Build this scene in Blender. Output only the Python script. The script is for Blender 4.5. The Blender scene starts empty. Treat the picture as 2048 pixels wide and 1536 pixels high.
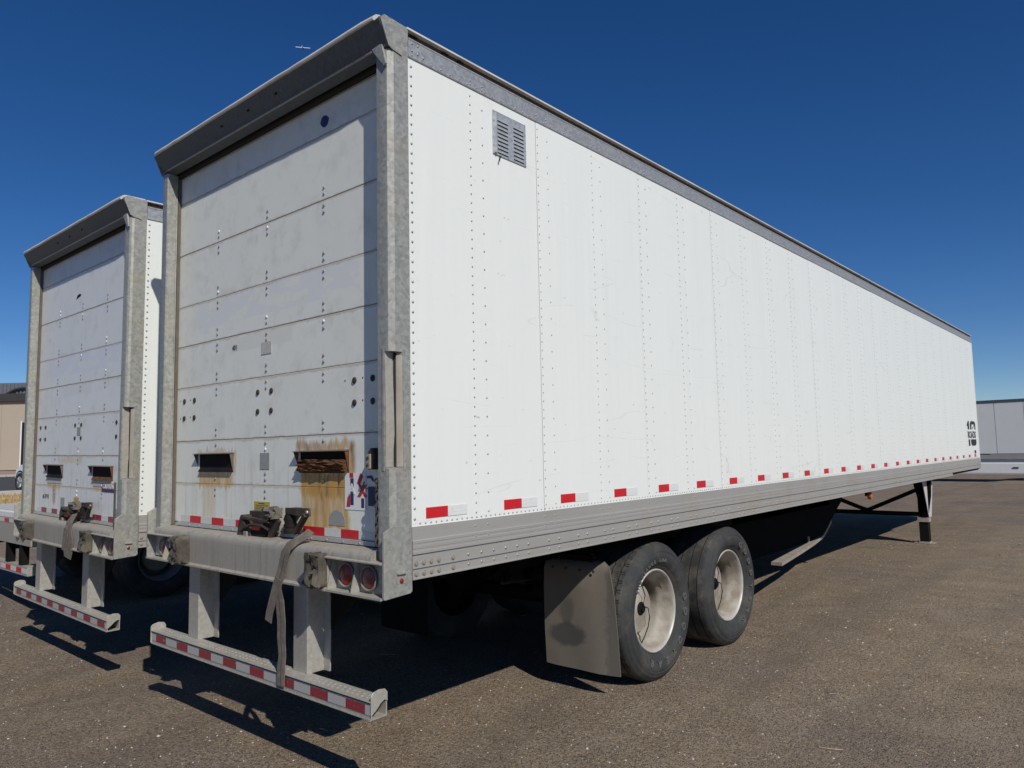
import bpy, bmesh, math, random
from mathutils import Vector, Matrix

# ------------------------------------------------------------------ camera, sky, sun, exposure
scene = bpy.context.scene
COL = scene.collection
RND = random.Random(7)

CAM = Vector((4.122, -2.346, 1.706))
YAW, PITCH, ROLL = -0.713434, 0.088683, -0.020676
_f = Vector((math.sin(YAW)*math.cos(PITCH), math.cos(YAW)*math.cos(PITCH), math.sin(PITCH)))
_r = Vector((math.cos(YAW), -math.sin(YAW), 0)); _u = _r.cross(_f)
_r2 = _r*math.cos(ROLL) + _u*math.sin(ROLL); _u2 = -_r*math.sin(ROLL) + _u*math.cos(ROLL)
cam_data = bpy.data.cameras.new('camera'); cam = bpy.data.objects.new('camera', cam_data)
COL.objects.link(cam)
cam.matrix_world = Matrix((( _r2.x, _u2.x, -_f.x, CAM.x), (_r2.y, _u2.y, -_f.y, CAM.y), (_r2.z, _u2.z, -_f.z, CAM.z), (0, 0, 0, 1)))
cam_data.sensor_width = 36; cam_data.lens = 1478.44/2048*36
cam_data.clip_start = 0.05; cam_data.clip_end = 6000
scene.camera = cam

SUN = Vector((1.08, -0.45, 1.0)).normalized()
world = bpy.data.worlds.new('World'); scene.world = world; world.use_nodes = True
wn = world.node_tree.nodes; bgn = wn['Background']
sky = wn.new('ShaderNodeTexSky'); sky.sky_type = 'NISHITA'; sky.sun_disc = False
sky.sun_elevation = math.asin(SUN.z); sky.sun_rotation = math.atan2(SUN.x, SUN.y)
sky.altitude = 1600; sky.air_density = 0.9; sky.dust_density = 0.0; sky.ozone_density = 4.0
hsv = wn.new('ShaderNodeHueSaturation'); hsv.inputs['Saturation'].default_value = 1.265; hsv.inputs['Hue'].default_value = 0.508
world.node_tree.links.new(sky.outputs[0], hsv.inputs['Color']); world.node_tree.links.new(hsv.outputs[0], bgn.inputs[0]); bgn.inputs[1].default_value = 0.074
sl = bpy.data.lights.new('sun', 'SUN'); sl.energy = 3.85; sl.angle = math.radians(0.53); sl.color = (1.0, 0.95, 0.865)
so = bpy.data.objects.new('sun', sl); COL.objects.link(so)
so.rotation_euler = SUN.to_track_quat('Z', 'Y').to_euler()
vs = scene.view_settings; vs.view_transform = 'Standard'; vs.look = 'None'; vs.exposure = 0; vs.gamma = 1; vs.use_curve_mapping = False

# ------------------------------------------------------------------ node helper
class NT:
    def __init__(s, name):
        s.m = bpy.data.materials.new(name); s.m.use_nodes = True
        s.t = s.m.node_tree; s.b = s.t.nodes['Principled BSDF']
        s._co = None
    def n(s, typ, ins=None, **props):
        nd = s.t.nodes.new('ShaderNode' + typ)
        for k, v in props.items(): setattr(nd, k, v)
        for k, v in (ins or {}).items():
            s.put(nd.inputs[k], v)
        return nd
    def put(s, sock, v):
        if isinstance(v, bpy.types.NodeSocket): s.t.links.new(v, sock)
        else:
            if isinstance(v, tuple) and len(v) == 3 and len(sock.default_value) == 4: v = v + (1,)
            sock.default_value = v
    def co(s):
        if s._co is None: s._co = s.n('TexCoord').outputs['Object']
        return s._co
    def scaled(s, sc, off=(0, 0, 0)):
        return s.n('Mapping', {'Vector': s.co(), 'Scale': sc, 'Location': off}).outputs[0]
    def noise(s, scale=5, detail=4, rough=.55, vec=None, dist=0):
        return s.n('TexNoise', {'Vector': vec or s.co(), 'Scale': scale, 'Detail': detail, 'Roughness': rough, 'Distortion': dist}).outputs['Fac']
    def voro(s, scale, out='Color', vec=None, rand=1.0, feature='F1'):
        return s.n('TexVoronoi', {'Vector': vec or s.co(), 'Scale': scale, 'Randomness': rand}, feature=feature).outputs[out]
    def math(s, op, a, b=0.0, c=0.0, clamp=False):
        nd = s.n('Math', operation=op, use_clamp=clamp)
        s.put(nd.inputs[0], a); s.put(nd.inputs[1], b); s.put(nd.inputs[2], c)
        return nd.outputs[0]
    def ss(s, x, a, b):           # 0 at a, 1 at b
        nd = s.n('MapRange', {'Value': x, 'From Min': a, 'From Max': b}, interpolation_type='SMOOTHSTEP')
        return nd.outputs[0]
    def mix(s, f, a, b, blend='MIX'):
        nd = s.n('Mix', data_type='RGBA', blend_type=blend)
        s.put(nd.inputs[0], f); s.put(nd.inputs[6], a); s.put(nd.inputs[7], b)
        return nd.outputs[2]
    def ramp(s, x, stops):
        nd = s.n('ValToRGB', {'Fac': x}); el = nd.color_ramp.elements
        while len(el) < len(stops): el.new(.5)
        for e, (p, c) in zip(el, stops): e.position = p; e.color = (c + (1,)) if len(c) == 3 else c
        return nd.outputs[0]
    def xyz(s):
        nd = s.n('SeparateXYZ', {0: s.co()}); return nd.outputs
    def box(s, x, z, x0, x1, z0, z1, e=.015):
        a = s.math('MULTIPLY', s.ss(x, x0-e, x0+e), s.ss(x, x1+e, x1-e))
        b = s.math('MULTIPLY', s.ss(z, z0-e, z0+e), s.ss(z, z1+e, z1-e))
        return s.math('MULTIPLY', a, b)
    def bump(s, h, strength=.3, dist=.01):
        nd = s.n('Bump', {'Height': h, 'Strength': strength, 'Distance': dist})
        s.t.links.new(nd.outputs[0], s.b.inputs['Normal']); return nd
    def out(s, col=None, rough=None, metal=None, spec=None):
        if col is not None: s.put(s.b.inputs['Base Color'], col)
        if rough is not None: s.put(s.b.inputs['Roughness'], rough)
        if metal is not None: s.put(s.b.inputs['Metallic'], metal)
        if spec is not None: s.put(s.b.inputs['Specular IOR Level'], spec)
        return s.m

def plain(name, col, rough=.6, metal=0, var=.15, scale=12, bump=0.0, spec=.4, dust=None):
    t = NT(name); nz = t.noise(scale, 5)
    lo = tuple(c*(1-var) for c in col); hi = tuple(min(1, c*(1+var)) for c in col)
    c = t.mix(nz, lo, hi)
    if dust:
        c = t.mix(t.math('MULTIPLY', t.ss(t.noise(scale*.35, 6), .42, .66), dust[1]), c, dust[0])
    if bump: t.bump(t.noise(scale*6, 4), bump, .004)
    return t.out(c, rough, metal, spec)

# ------------------------------------------------------------------ materials
DUST = (.27, .235, .185)
SEAMS = [1.25, 1.52, 1.812, 2.19, 2.49, 2.78, 3.165, 3.555, 3.75]

def mat_side():
    t = NT('white_panel'); x, y, z = t.xyz()
    c = t.mix(t.noise(1.0, 5, .6, t.scaled((1, 2.5, .6))), (.752, .778, .748), (.78, .805, .774))
    c = t.mix(t.math('MULTIPLY', t.ss(t.noise(1, 6, .65, t.scaled((1, 26, .8))), .5, .75), .08), c, (.60, .60, .55))
    # long hair scratches
    for k, (sc, off) in enumerate((((1, .30, 2.2), (0, 3, 1)), ((1, .22, 1.5), (0, 9, 5)))):
        n = t.noise(1.4, 2, .4, t.scaled(sc, off), .25)
        ln = t.ss(t.math('ABSOLUTE', t.math('SUBTRACT', n, .52)), .0035, .0)
        br = t.ss(t.noise(2.5, 3, .5, t.scaled((1, 1, 1), (0, 2+k, 0))), .5, .62)
        c = t.mix(t.math('MULTIPLY', t.math('MULTIPLY', ln, br), .26), c, (.42, .41, .39))
    # scuffs
    sc = t.math('MULTIPLY', t.ss(t.noise(9, 3, .6, t.scaled((1, 1, 2.5))), .70, .74), t.ss(t.noise(60, 2), .48, .56))
    c = t.mix(t.math('MULTIPLY', sc, .5), c, (.3, .29, .27))
    w = t.noise(1, 3, .5, t.scaled((1, 4.5, .45)))
    w2 = t.noise(1, 2, .5, t.scaled((1, 16, .5)))
    t.bump(t.math('ADD', w, t.math('MULTIPLY', w2, t.math('MULTIPLY', t.ss(y, 2.0, 11.0), .8))), .13, .05)
    return t.out(c, t.math('ADD', t.math('MULTIPLY', t.noise(3, 4), .18), .33), 0, .4)

def mat_door(name, base, rust):
    t = NT(name); x, y, z = t.xyz()
    lo = tuple(b*.93 for b in base)
    c = t.mix(t.noise(1.2, 5, .6, t.scaled((6, 1, .5))), lo, base)
    c = t.mix(t.math('MULTIPLY', t.ss(t.noise(7, 6, .7), .46, .75), .34), c, (.47, .44, .36))
    # ghost of a removed decal band
    g = t.box(x, z, -.93, .93, 2.585, 2.775, .004)
    g = t.math('MULTIPLY', g, t.ss(t.noise(4, 1, .5, t.scaled((1.5, 1, 3))), .42, .46))
    c = t.mix(t.math('MULTIPLY', g, .9), c, tuple(v*f for v, f in zip(base, (.90, .90, .97))))
    g2 = t.box(x, z, -.45, .28, 2.38, 2.472, .003)
    c = t.mix(t.math('MULTIPLY', g2, .9), c, tuple(v*f for v, f in zip(base, (.90, .885, .88))))
    # grime bleeding out of the panel joints
    nz = t.math('MULTIPLY', t.math('SUBTRACT', t.noise(5, 6, .7, t.scaled((2, 1, 1))), .5), .05)
    zz = t.math('ADD', z, nz)
    acc = None
    for s_ in SEAMS:
        m = t.ss(t.math('ABSOLUTE', t.math('SUBTRACT', zz, s_ - .004)), .017, .003)
        acc = m if acc is None else t.math('MAXIMUM', acc, m)
    c = t.mix(t.math('MULTIPLY', acc, .42), c, (.36, .29, .20))
    # fine drip streaks low on the door
    st = t.math('MULTIPLY', t.ss(t.noise(1, 4, .6, t.scaled((34, 1, 1.1))), .52, .72), t.ss(z, 2.0, 1.3))
    c = t.mix(t.math('MULTIPLY', st, .40), c, (.40, .32, .20))
    # rust runs below the step pockets
    xs = t.math('ADD', x, t.math('MULTIPLY', t.math('SUBTRACT', t.noise(9, 3, .6), .5), .06))
    zs = t.math('ADD', z, t.math('MULTIPLY', t.math('SUBTRACT', t.noise(1, 5, .65, t.scaled((26, 1, 2))), .5), .16))
    for (x0, x1, z0, z1, amt, dark) in rust:
        m = t.box(xs, zs, x0, x1, z0, z1, .02)
        pat = t.ss(t.noise(1, 6, .7, t.scaled((22, 1, 3.2))), .25, .62)
        m = t.math('MULTIPLY', m, t.math('ADD', t.math('MULTIPLY', pat, .55), .45))
        rc = t.mix(t.ss(t.noise(1, 5, .7, t.scaled((15, 1, 2.5), (3, 0, 1))), .4, .7), (.55, .31, .075), (.60, .43, .17) if not dark else (.16, .07, .028))
        c = t.mix(t.math('MULTIPLY', m, amt), c, rc)
    t.bump(t.noise(1.5, 3), .12, .03)
    return t.out(c, .42, 0, .4)

def mat_galv(name, lo, hi, dirt=.35, metal=.35):
    t = NT(name)
    v = t.voro(55, 'Color'); vb = t.n('RGBToBW', {0: v}).outputs[0]
    c = t.mix(vb, lo, hi)
    c = t.mix(t.math('MULTIPLY', t.ss(t.noise(3.2, 6, .65), .45, .72), dirt), c, (.42, .37, .29))
    c = t.mix(t.math('MULTIPLY', t.ss(t.noise(130, 3, .6), .5, .72), .3), c, tuple(min(1, h*1.25) for h in hi))
    c = t.mix(t.math('MULTIPLY', t.ss(t.noise(1, 6, .7, t.scaled((20, 20, 1.5))), .58, .75), .35), c, (.17, .16, .145))
    t.bump(t.noise(90, 3), .12, .003)
    return t.out(c, t.math('ADD', t.math('MULTIPLY', vb, .15), .42), metal, .4)

def mat_sill():
    t = NT('weathered_sill_steel')
    c = t.mix(t.noise(5, 6, .7), (.30, .275, .235), (.40, .375, .325))
    c = t.mix(t.math('MULTIPLY', t.ss(t.noise(1, 6, .7, t.scaled((24, 24, 1.2))), .46, .66), .6), c, (.22, .195, .16))
    c = t.mix(t.math('MULTIPLY', t.ss(t.noise(1, 6, .7, t.scaled((17, 17, .9), (4, 0, 0))), .60, .72), .55), c, (.19, .125, .08))
    c = t.mix(t.ss(t.noise(40, 4, .7), .62, .74), c, (.50, .48, .44))
    t.bump(t.noise(45, 5), .25, .004)
    return t.out(c, .6, .15, .35)

def mat_rail():
    t = NT('aluminium_rail')
    c = t.mix(t.noise(1, 5, .6, t.scaled((60, 1.2, 60))), (.42, .405, .375), (.53, .515, .48))
    c = t.mix(t.math('MULTIPLY', t.ss(t.noise(2.2, 6, .7), .48, .72), .5), c, (.42, .36, .27))
    c = t.mix(t.ss(t.noise(1, 5, .7, t.scaled((50, 6, 90))), .66, .72), c, (.62, .61, .58))
    t.bump(t.noise(1, 3, .5, t.scaled((90, 4, 90))), .08, .003)
    return t.out(c, .46, .45, .4)

def mat_tape(name, col, worn=.25):
    t = NT(name)
    v = t.voro(190, 'Distance', rand=.1)
    c = t.mix(t.ss(v, .2, .7), tuple(k*.82 for k in col), col)
    c = t.mix(t.math('MULTIPLY', t.ss(t.noise(24, 6, .75), .58, .66), worn), c, (.42, .39, .35))
    return t.out(c, .35, 0, .5)

def mat_rubber(name, tread):
    t = NT(name)
    c = t.mix(t.noise(14, 5, .65), (.024, .026, .028), (.050, .052, .053))
    c = t.mix(t.math('MULTIPLY', t.ss(t.noise(5, 6, .7), .42, .70), .35 if not tread else .95), c, (.135, .118, .098))
    if not tread:
        c = t.mix(t.math('MULTIPLY', t.ss(t.noise(80, 3, .7), .62, .72), .35), c, (.17, .165, .16))
    t.bump(t.noise(70, 4), .25, .003)
    return t.out(c, .78, 0, .3)

def mat_ground():
    t = NT('asphalt_millings')
    big = t.noise(.35, 5, .6); mid = t.noise(2.3, 6, .7); fine = t.noise(38, 6, .75)
    c = t.ramp(mid, [(.30, (.204, .156, .108)), (.5, (.250, .196, .140)), (.72, (.296, .238, .174))])
    c = t.mix(t.math('MULTIPLY', t.ss(big, .46, .66), .6), c, (.180, .152, .134))
    c = t.mix(t.math('MULTIPLY', t.ss(t.noise(.8, 5, .65, t.scaled((1, 1, 1), (5, 3, 0))), .54, .72), .55), c, (.250, .186, .132))
    c = t.mix(1.0, c, t.ramp(fine, [(.28, (.48, .48, .48)), (.5, (1.0, 1.0, 1.0)), (.72, (1.6, 1.58, 1.54))]), 'MULTIPLY')
    v1 = t.n('TexVoronoi', {'Vector': t.co(), 'Scale': 74.0})
    pick = t.n('SeparateColor', {0: v1.outputs['Color']}).outputs
    peb = t.ss(v1.outputs['Distance'], .50, .22)
    c = t.mix(t.math('MULTIPLY', peb, .9), c, t.mix(1.0, c, t.ramp(pick[0], [(0, (.25, .235, .225)), (.45, (.85, .82, .80)), (.8, (1.5, 1.45, 1.4)), (1, (2.5, 2.42, 2.35))]), 'MULTIPLY'))
    c = t.mix(t.math('MULTIPLY', t.math('MULTIPLY', peb, t.ss(pick[1], .965, .975)), .8), c, (.46, .43, .39))
    v2 = t.n('TexVoronoi', {'Vector': t.co(), 'Scale': 34.0})
    p2 = t.n('SeparateColor', {0: v2.outputs['Color']}).outputs
    c = t.mix(t.math('MULTIPLY', t.math('MULTIPLY', t.ss(v2.outputs['Distance'], .34, .22), t.ss(p2[0], .95, .96)), .7), c, (.36, .33, .30))
    trk = t.noise(1, 4, .55, t.n('Mapping', {'Vector': t.co(), 'Scale': (1.6, .16, 1), 'Rotation': (0, 0, -.5)}).outputs[0], .4)
    c = t.mix(t.math('MULTIPLY', t.ss(trk, .50, .66), .30), c, (.135, .110, .088))
    trk = t.noise(1, 4, .55, t.n('Mapping', {'Vector': t.co(), 'Scale': (.12, 1.3, 1), 'Rotation': (0, 0, -.25)}).outputs[0], .4)
    c = t.mix(t.math('MULTIPLY', t.ss(trk, .54, .70), .30), c, (.275, .228, .172))
    # dark oily spots
    c = t.mix(t.math('MULTIPLY', t.ss(t.noise(1.7, 4, .6, t.scaled((1, 1, 1), (1, 8, 0))), .66, .74), .45), c, (.075, .064, .055))
    h = t.math('ADD', t.math('MULTIPLY', peb, .55), t.math('ADD', t.math('MULTIPLY', fine, .9), t.math('MULTIPLY', mid, 1.2)))
    t.bump(h, 1.0, .018)
    return t.out(c, .92, 0, .22)

M = {}
M['side'] = mat_side()
M['door'] = mat_door('door_paint', (.80, .81, .745), [(.385, .835, 1.26, 1.60, .95, 0), (.385, .845, 1.46, 1.605, 1.0, 1), (-.845, -.395, 1.50, 1.60, .9, 0), (-.80, -.62, 1.27, 1.51, .35, 0), (.58, .64, 1.26, 1.50, .7, 1),
                       (-.87, -.38, 1.715, 1.745, .55, 1), (.33, .87, 1.712, 1.775, .8, 1), (.832, .885, 1.57, 1.75, .85, 1), (-.39, -.365, 1.585, 1.74, .6, 1)])
M['door2'] = mat_door('door_paint_cool', (.75, .765, .765), [(.40, .72, 1.50, 1.60, .7, 0), (-.82, -.45, 1.49, 1.60, .7, 0), (-.66, -.58, 1.35, 1.52, .8, 1), (.34, .80, 1.56, 1.60, .5, 1), (-.55, .10, 1.74, 1.80, .45, 0)])
M['galv'] = mat_galv('galvanised_post', (.265, .27, .25), (.425, .425, .39), .42)
M['galvd'] = mat_galv('galvanised_header_shade', (.080, .096, .112), (.125, .145, .165), .03)  # darker, bluer than the posts: the header's shade put into its colour
M['guard'] = mat_galv('guard_steel', (.34, .325, .29), (.43, .415, .37), .5, .2)
M['toprail'] = mat_galv('top_rail_aluminium', (.33, .345, .355), (.43, .445, .455), .2, .45)
M['sill'] = mat_sill(); M['rail'] = mat_rail()
M['white'] = plain('roof_white', (.74, .74, .72), .45, 0, .06, 6)
M['roofcap'] = plain('roof_cap_metal', (.66, .64, .60), .5, .1, .1, 14, 0, .4, ((.45, .42, .37), .5))
M['brown'] = plain('rail_recess_brown', (.085, .066, .05), .8, 0, .35, 9, .2)
M['black'] = plain('chassis_black', (.008, .008, .0085), .85, 0, .4, 5, .1, .15)
M['darkpaint'] = plain('dark_underbody_paint', (.005, .0055, .006), .9, 0, .3, 6, .05, .1)
M['gap'] = plain('joint_shadow_rubber', (.03, .028, .025), .9, 0, .2)
M['seal'] = plain('door_seal', (.12, .10, .08), .8, 0, .35, 20, .2)
M['rusty'] = plain('rusty_latch', (.055, .042, .035), .75, .2, .5, 30, .4, .3, ((.12, .088, .066), .6))
M['rust'] = plain('raw_rust', (.12, .055, .026), .9, 0, .5, 40, .8, .2, ((.20, .10, .045), .6))
M['pocket'] = plain('step_pocket_black', (.010, .009, .0085), .8, 0, .5, 20, .3, .2, ((.03, .02, .014), .4))
M['hood'] = plain('pocket_hood', (.15, .12, .10), .7, .1, .4, 30, .3)
M['red'] = mat_tape('red_reflective_tape', (.60, .014, .022), .12)
M['silver'] = mat_tape('silver_reflective_tape', (.66, .66, .65), .3)
M['silvers'] = mat_tape('clean_silver_tape', (.74, .75, .745), .3)
M['redw'] = mat_tape('worn_red_tape', (.29, .032, .042), .6)
M['silverw'] = mat_tape('worn_silver_tape', (.47, .47, .46), .8)
M['redlens'] = plain('red_lamp_lens', (.24, .012, .012), .3, 0, .3, 14, 0, .5, ((.12, .06, .05), .6))
M['amber'] = plain('amber_marker', (.42, .14, .05), .4, 0, .2)
M['grommet'] = plain('lamp_grommet', (.20, .19, .17), .7, 0, .3, 25)
M['block'] = plain('dock_bumper_rubber', (.085, .075, .062), .95, 0, .5, 22, 1.0, .2, ((.17, .15, .12), .7))
M['tread'] = mat_rubber('tyre_tread_dusty', True); M['sidewall'] = mat_rubber('tyre_sidewall', False)
M['letter'] = plain('raised_tyre_lettering', (.115, .113, .108), .75, 0, .3, 40)
M['groove'] = plain('tread_groove', (.018, .016, .014), .95, 0, .3)
M['rim'] = plain('wheel_rim_dirty', (.41, .385, .335), .6, .0, .25, 11, .4, .25, ((.21, .175, .13), .85))
M['rimlip'] = plain('wheel_rim_lip', (.50, .485, .45), .5, .2, .15, 20, 0, .4, ((.3, .26, .2), .5))
M['rimdark'] = plain('wheel_rim_shade_grey', (.17, .18, .20), .5, .1, .2, 12)  # shadowed look of pale rims put into the colour
M['hub'] = plain('hub_grey', (.36, .33, .29), .6, .1, .25, 14, .2, .4, ((.28, .22, .16), .6))
M['flap'] = None
M['strap'] = plain('grey_webbing', (.155, .135, .115), .95, 0, .3, 60, .8, .15, ((.24, .215, .185), .6))
M['rivet'] = plain('rivet_steel', (.36, .36, .355), .45, .4, .25, 40)
M['bolt'] = plain('bolt_head', (.35, .32, .275), .5, .4, .3, 40)
M['yellow'] = plain('yellow_sticker', (.47, .37, .07), .5, 0, .15, 30)
M['ink'] = plain('black_vinyl', (.012, .012, .013), .45, 0, .1)
M['inkgrey'] = plain('faded_ink', (.09, .085, .07), .6, 0, .2)
M['navy'] = plain('navy_sticker', (.022, .035, .13), .45, 0, .1)
M['redv'] = plain('red_vinyl', (.45, .03, .045), .45, 0, .1)
M['greyst'] = plain('grey_sticker', (.30, .31, .30), .5, 0, .25, 90)
M['patch'] = plain('repair_patch', (.50, .485, .46), .6, 0, .12, 14)
M['vent'] = mat_galv('vent_sheet_metal', (.42, .44, .455), (.53, .55, .565), .08, .5)
M['panelw'] = plain('far_panel_white', (.78, .78, .76), .5, 0, .06, 2)

t = NT('mud_flap_rubber'); x, y, z = t.xyz()
c = t.mix(t.noise(10, 6, .7), (.15, .130, .106), (.20, .175, .146))
dx = t.math('MULTIPLY', t.math('SUBTRACT', x, .85), 5.6); dz = t.math('MULTIPLY', t.math('SUBTRACT', z, .385), 11.0)
rr = t.math('SQRT', t.math('ADD', t.math('MULTIPLY', dx, dx), t.math('MULTIPLY', dz, dz)))
rr = t.math('ADD', rr, t.math('MULTIPLY', t.math('SUBTRACT', t.noise(9, 5, .65), .5), 1.1))
c = t.mix(t.math('MULTIPLY', t.ss(rr, 1.08, .7), .8), c, (.06, .061, .061))
dx = t.math('MULTIPLY', t.math('SUBTRACT', x, .84), 13); dz = t.math('MULTIPLY', t.math('SUBTRACT', z, .56), 10.0)
rr = t.math('SQRT', t.math('ADD', t.math('MULTIPLY', dx, dx), t.math('MULTIPLY', dz, dz)))
c = t.mix(t.math('MULTIPLY', t.ss(t.math('ADD', rr, t.math('MULTIPLY', t.noise(9, 4), .8)), 1.6, 1.0), .5), c, (.055, .055, .054))
edge = t.math('ADD', x, t.math('MULTIPLY', t.math('SUBTRACT', t.noise(12, 5, .7), .5), .16))
c = t.mix(t.math('MULTIPLY', t.ss(edge, 1.15, 1.2), .6), c, (.075, .072, .068))
t.bump(t.noise(60, 4), .2, .003)
M['flap'] = t.out(c, .85, 0, .25)
M['ground'] = mat_ground()

# ------------------------------------------------------------------ mesh helper
class MB:
    def __init__(s): s.v = []; s.f = []; s.mi = []; s.m = 0
    def add(s, vs, fs, m=None):
        o = len(s.v); s.v += [tuple(p) for p in vs]
        for f in fs: s.f.append(tuple(o+i for i in f)); s.mi.append(s.m if m is None else m)
        return s
    def box(s, x0, x1, y0, y1, z0, z1, m=None):
        vs = [(x, y, z) for z in (z0, z1) for y in (y0, y1) for x in (x0, x1)]
        return s.add(vs, [(0, 2, 3, 1), (4, 5, 7, 6), (0, 1, 5, 4), (2, 6, 7, 3), (0, 4, 6, 2), (1, 3, 7, 5)], m)
    def prism(s, poly, axis, a0, a1, m=None):
        n = len(poly); P = {'x': lambda a, p: (a, p[0], p[1]), 'y': lambda a, p: (p[0], a, p[1]), 'z': lambda a, p: (p[0], p[1], a)}[axis]
        vs = [P(a0, p) for p in poly] + [P(a1, p) for p in poly]
        fs = [tuple(range(n)), tuple(range(2*n-1, n-1, -1))] + [(i, i+n, (i+1) % n + n, (i+1) % n) for i in range(n)]
        return s.add(vs, fs, m)
    def loft(s, rings, m=None, cap=True):
        n = len(rings[0]); vs = [p for r in rings for p in r]; fs = []
        for k in range(len(rings)-1):
            for i in range(n):
                j = (i+1) % n; fs.append((k*n+i, k*n+j, (k+1)*n+j, (k+1)*n+i))
        if cap: fs += [tuple(range(n-1, -1, -1)), tuple(range((len(rings)-1)*n, len(rings)*n))]
        return s.add(vs, fs, m)
    def lathe(s, prof, cen, axis, n=48, mats=None, fn=None):
        # prof: (radius, along); axis 'x' or 'y'
        vs = []; fs = []; ms = []
        for k, (r, a) in enumerate(prof):
            for i in range(n):
                th = 2*math.pi*i/n
                rr, aa = (r, a) if fn is None else fn(k, r, a, i, th)
                if axis == 'x': vs.append((cen[0]+aa, cen[1]+rr*math.cos(th), cen[2]+rr*math.sin(th)))
                elif axis == 'y': vs.append((cen[0]+rr*math.cos(th), cen[1]+aa, cen[2]+rr*math.sin(th)))
                else: vs.append((cen[0]+rr*math.cos(th), cen[1]+rr*math.sin(th), cen[2]+aa))
        o = len(s.v); s.v += vs
        for k in range(len(prof)-1):
            for i in range(n):
                j = (i+1) % n
                s.f.append((o+k*n+i, o+k*n+j, o+(k+1)*n+j, o+(k+1)*n+i)); s.mi.append(mats[k] if mats else s.m)
        return s
    def tube(s, pts, r, n=6, m=None):
        pts = [Vector(p) for p in pts]; rings = []
        for i, p in enumerate(pts):
            d = (pts[min(i+1, len(pts)-1)] - pts[max(i-1, 0)]).normalized()
            a = d.cross(Vector((0, 0, 1)))
            if a.length < .05: a = d.cross(Vector((1, 0, 0)))
            a.normalize(); b = d.cross(a); ri = r[i] if isinstance(r, (list, tuple)) else r
            rings.append([p + (a*math.cos(2*math.pi*k/n) + b*math.sin(2*math.pi*k/n))*ri for k in range(n)])
        return s.loft(rings, m)
    def bar(s, p, q, w, h, m=None):
        # rectangular bar from p to q, w across, h vertical-ish
        p, q = Vector(p), Vector(q); d = (q-p).normalized(); a = d.cross(Vector((0, 0, 1)))
        if a.length < .05: a = Vector((1, 0, 0))
        a.normalize(); b = a.cross(d)
        R = lambda c: [c+a*w/2+b*h/2, c-a*w/2+b*h/2, c-a*w/2-b*h/2, c+a*w/2-b*h/2]
        return s.loft([R(p), R(q)], m)
    def dome(s, c, ax, r, h, n=6, m=None):
        c = Vector(c); ax = Vector(ax); a = ax.orthogonal().normalized(); b = ax.cross(a)
        ring = lambda rr, hh: [c + ax*hh + (a*math.cos(2*math.pi*k/n) + b*math.sin(2*math.pi*k/n))*rr for k in range(n)]
        vs = ring(r, 0) + ring(r*.72, h*.7) + [c + ax*h]
        fs = [(k, (k+1) % n, (k+1) % n+n, k+n) for k in range(n)] + [(k+n, (k+1) % n+n, 2*n) for k in range(n)]
        return s.add(vs, fs, m)
    def ribbon(s, pts, w, th, wax=(1, 0, 0), m=None, ws=None):
        wa = Vector(wax); pts = [Vector(p) for p in pts]; rings = []
        for i, p in enumerate(pts):
            d = (pts[min(i+1, len(pts)-1)] - pts[max(i-1, 0)]).normalized()
            a = (wa - d*wa.dot(d)).normalized(); b = d.cross(a); ww = (ws[i] if ws else w)
            rings.append([p+a*ww/2+b*th/2, p-a*ww/2+b*th/2, p-a*ww/2-b*th/2, p+a*ww/2-b*th/2])
        return s.loft(rings, m)

def obj(name, mb, mats, parent=None, smooth=False, bevel=0, ang=35, kind=None, label=None, seg=2):
    me = bpy.data.meshes.new(name); me.from_pydata(mb.v, [], mb.f); me.update()
    if not isinstance(mats, (list, tuple)): mats = [mats]
    for m in mats: me.materials.append(M[m] if isinstance(m, str) else m)
    if any(mb.mi): me.polygons.foreach_set('material_index', mb.mi)
    bm = bmesh.new(); bm.from_mesh(me); bmesh.ops.recalc_face_normals(bm, faces=bm.faces)
    if smooth:
        lim = math.radians(ang)
        for f in bm.faces: f.smooth = True
        for e in bm.edges:
            if len(e.link_faces) == 2 and e.calc_face_angle(0) > lim: e.smooth = False
    bm.to_mesh(me); bm.free()
    o = bpy.data.objects.new(name, me); COL.objects.link(o)
    if parent is not None: o.parent = parent
    if bevel:
        b = o.modifiers.new('bevel', 'BEVEL'); b.width = bevel; b.segments = seg; b.limit_method = 'ANGLE'; b.angle_limit = math.radians(40)
    if kind: o['kind'] = kind
    if label: o['label'] = label
    return o

def thing(name, label, cat, loc=(0, 0, 0), rot=(0, 0, 0), group=None):
    o = bpy.data.objects.new(name, None); COL.objects.link(o); o.empty_display_size = .2
    o.location = loc; o.rotation_euler = rot; o['label'] = label; o['category'] = cat
    if group: o['group'] = group
    return o

def tag(o, label, cat, group=None):
    o['label'] = label; o['category'] = cat
    if group: o['group'] = group
    return o

def text_mb(txt, size, depth=.001, bold=0.0, shear=0.0):
    cu = bpy.data.curves.new('lettering', 'FONT'); cu.body = txt; cu.size = size; cu.extrude = depth; cu.offset = bold; cu.shear = shear
    cu.align_x = 'CENTER'; cu.resolution_u = 3
    ob = bpy.data.objects.new('lettering', cu); COL.objects.link(ob)
    dg = bpy.context.evaluated_depsgraph_get(); dg.update()
    me = bpy.data.meshes.new_from_object(ob.evaluated_get(dg))
    mb = MB(); mb.add([v.co[:] for v in me.vertices], [tuple(p.vertices) for p in me.polygons])
    bpy.data.objects.remove(ob); bpy.data.curves.remove(cu); bpy.data.meshes.remove(me)
    return mb

def place_text(mb, org, ux, uz, sx=1.0, sz=1.0):
    ux, uz = Vector(ux), Vector(uz); nn = ux.cross(uz); o = Vector(org)
    mb.v = [tuple(o + ux*p[0]*sx + uz*p[1]*sz + nn*p[2]) for p in mb.v]
    return mb
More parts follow.
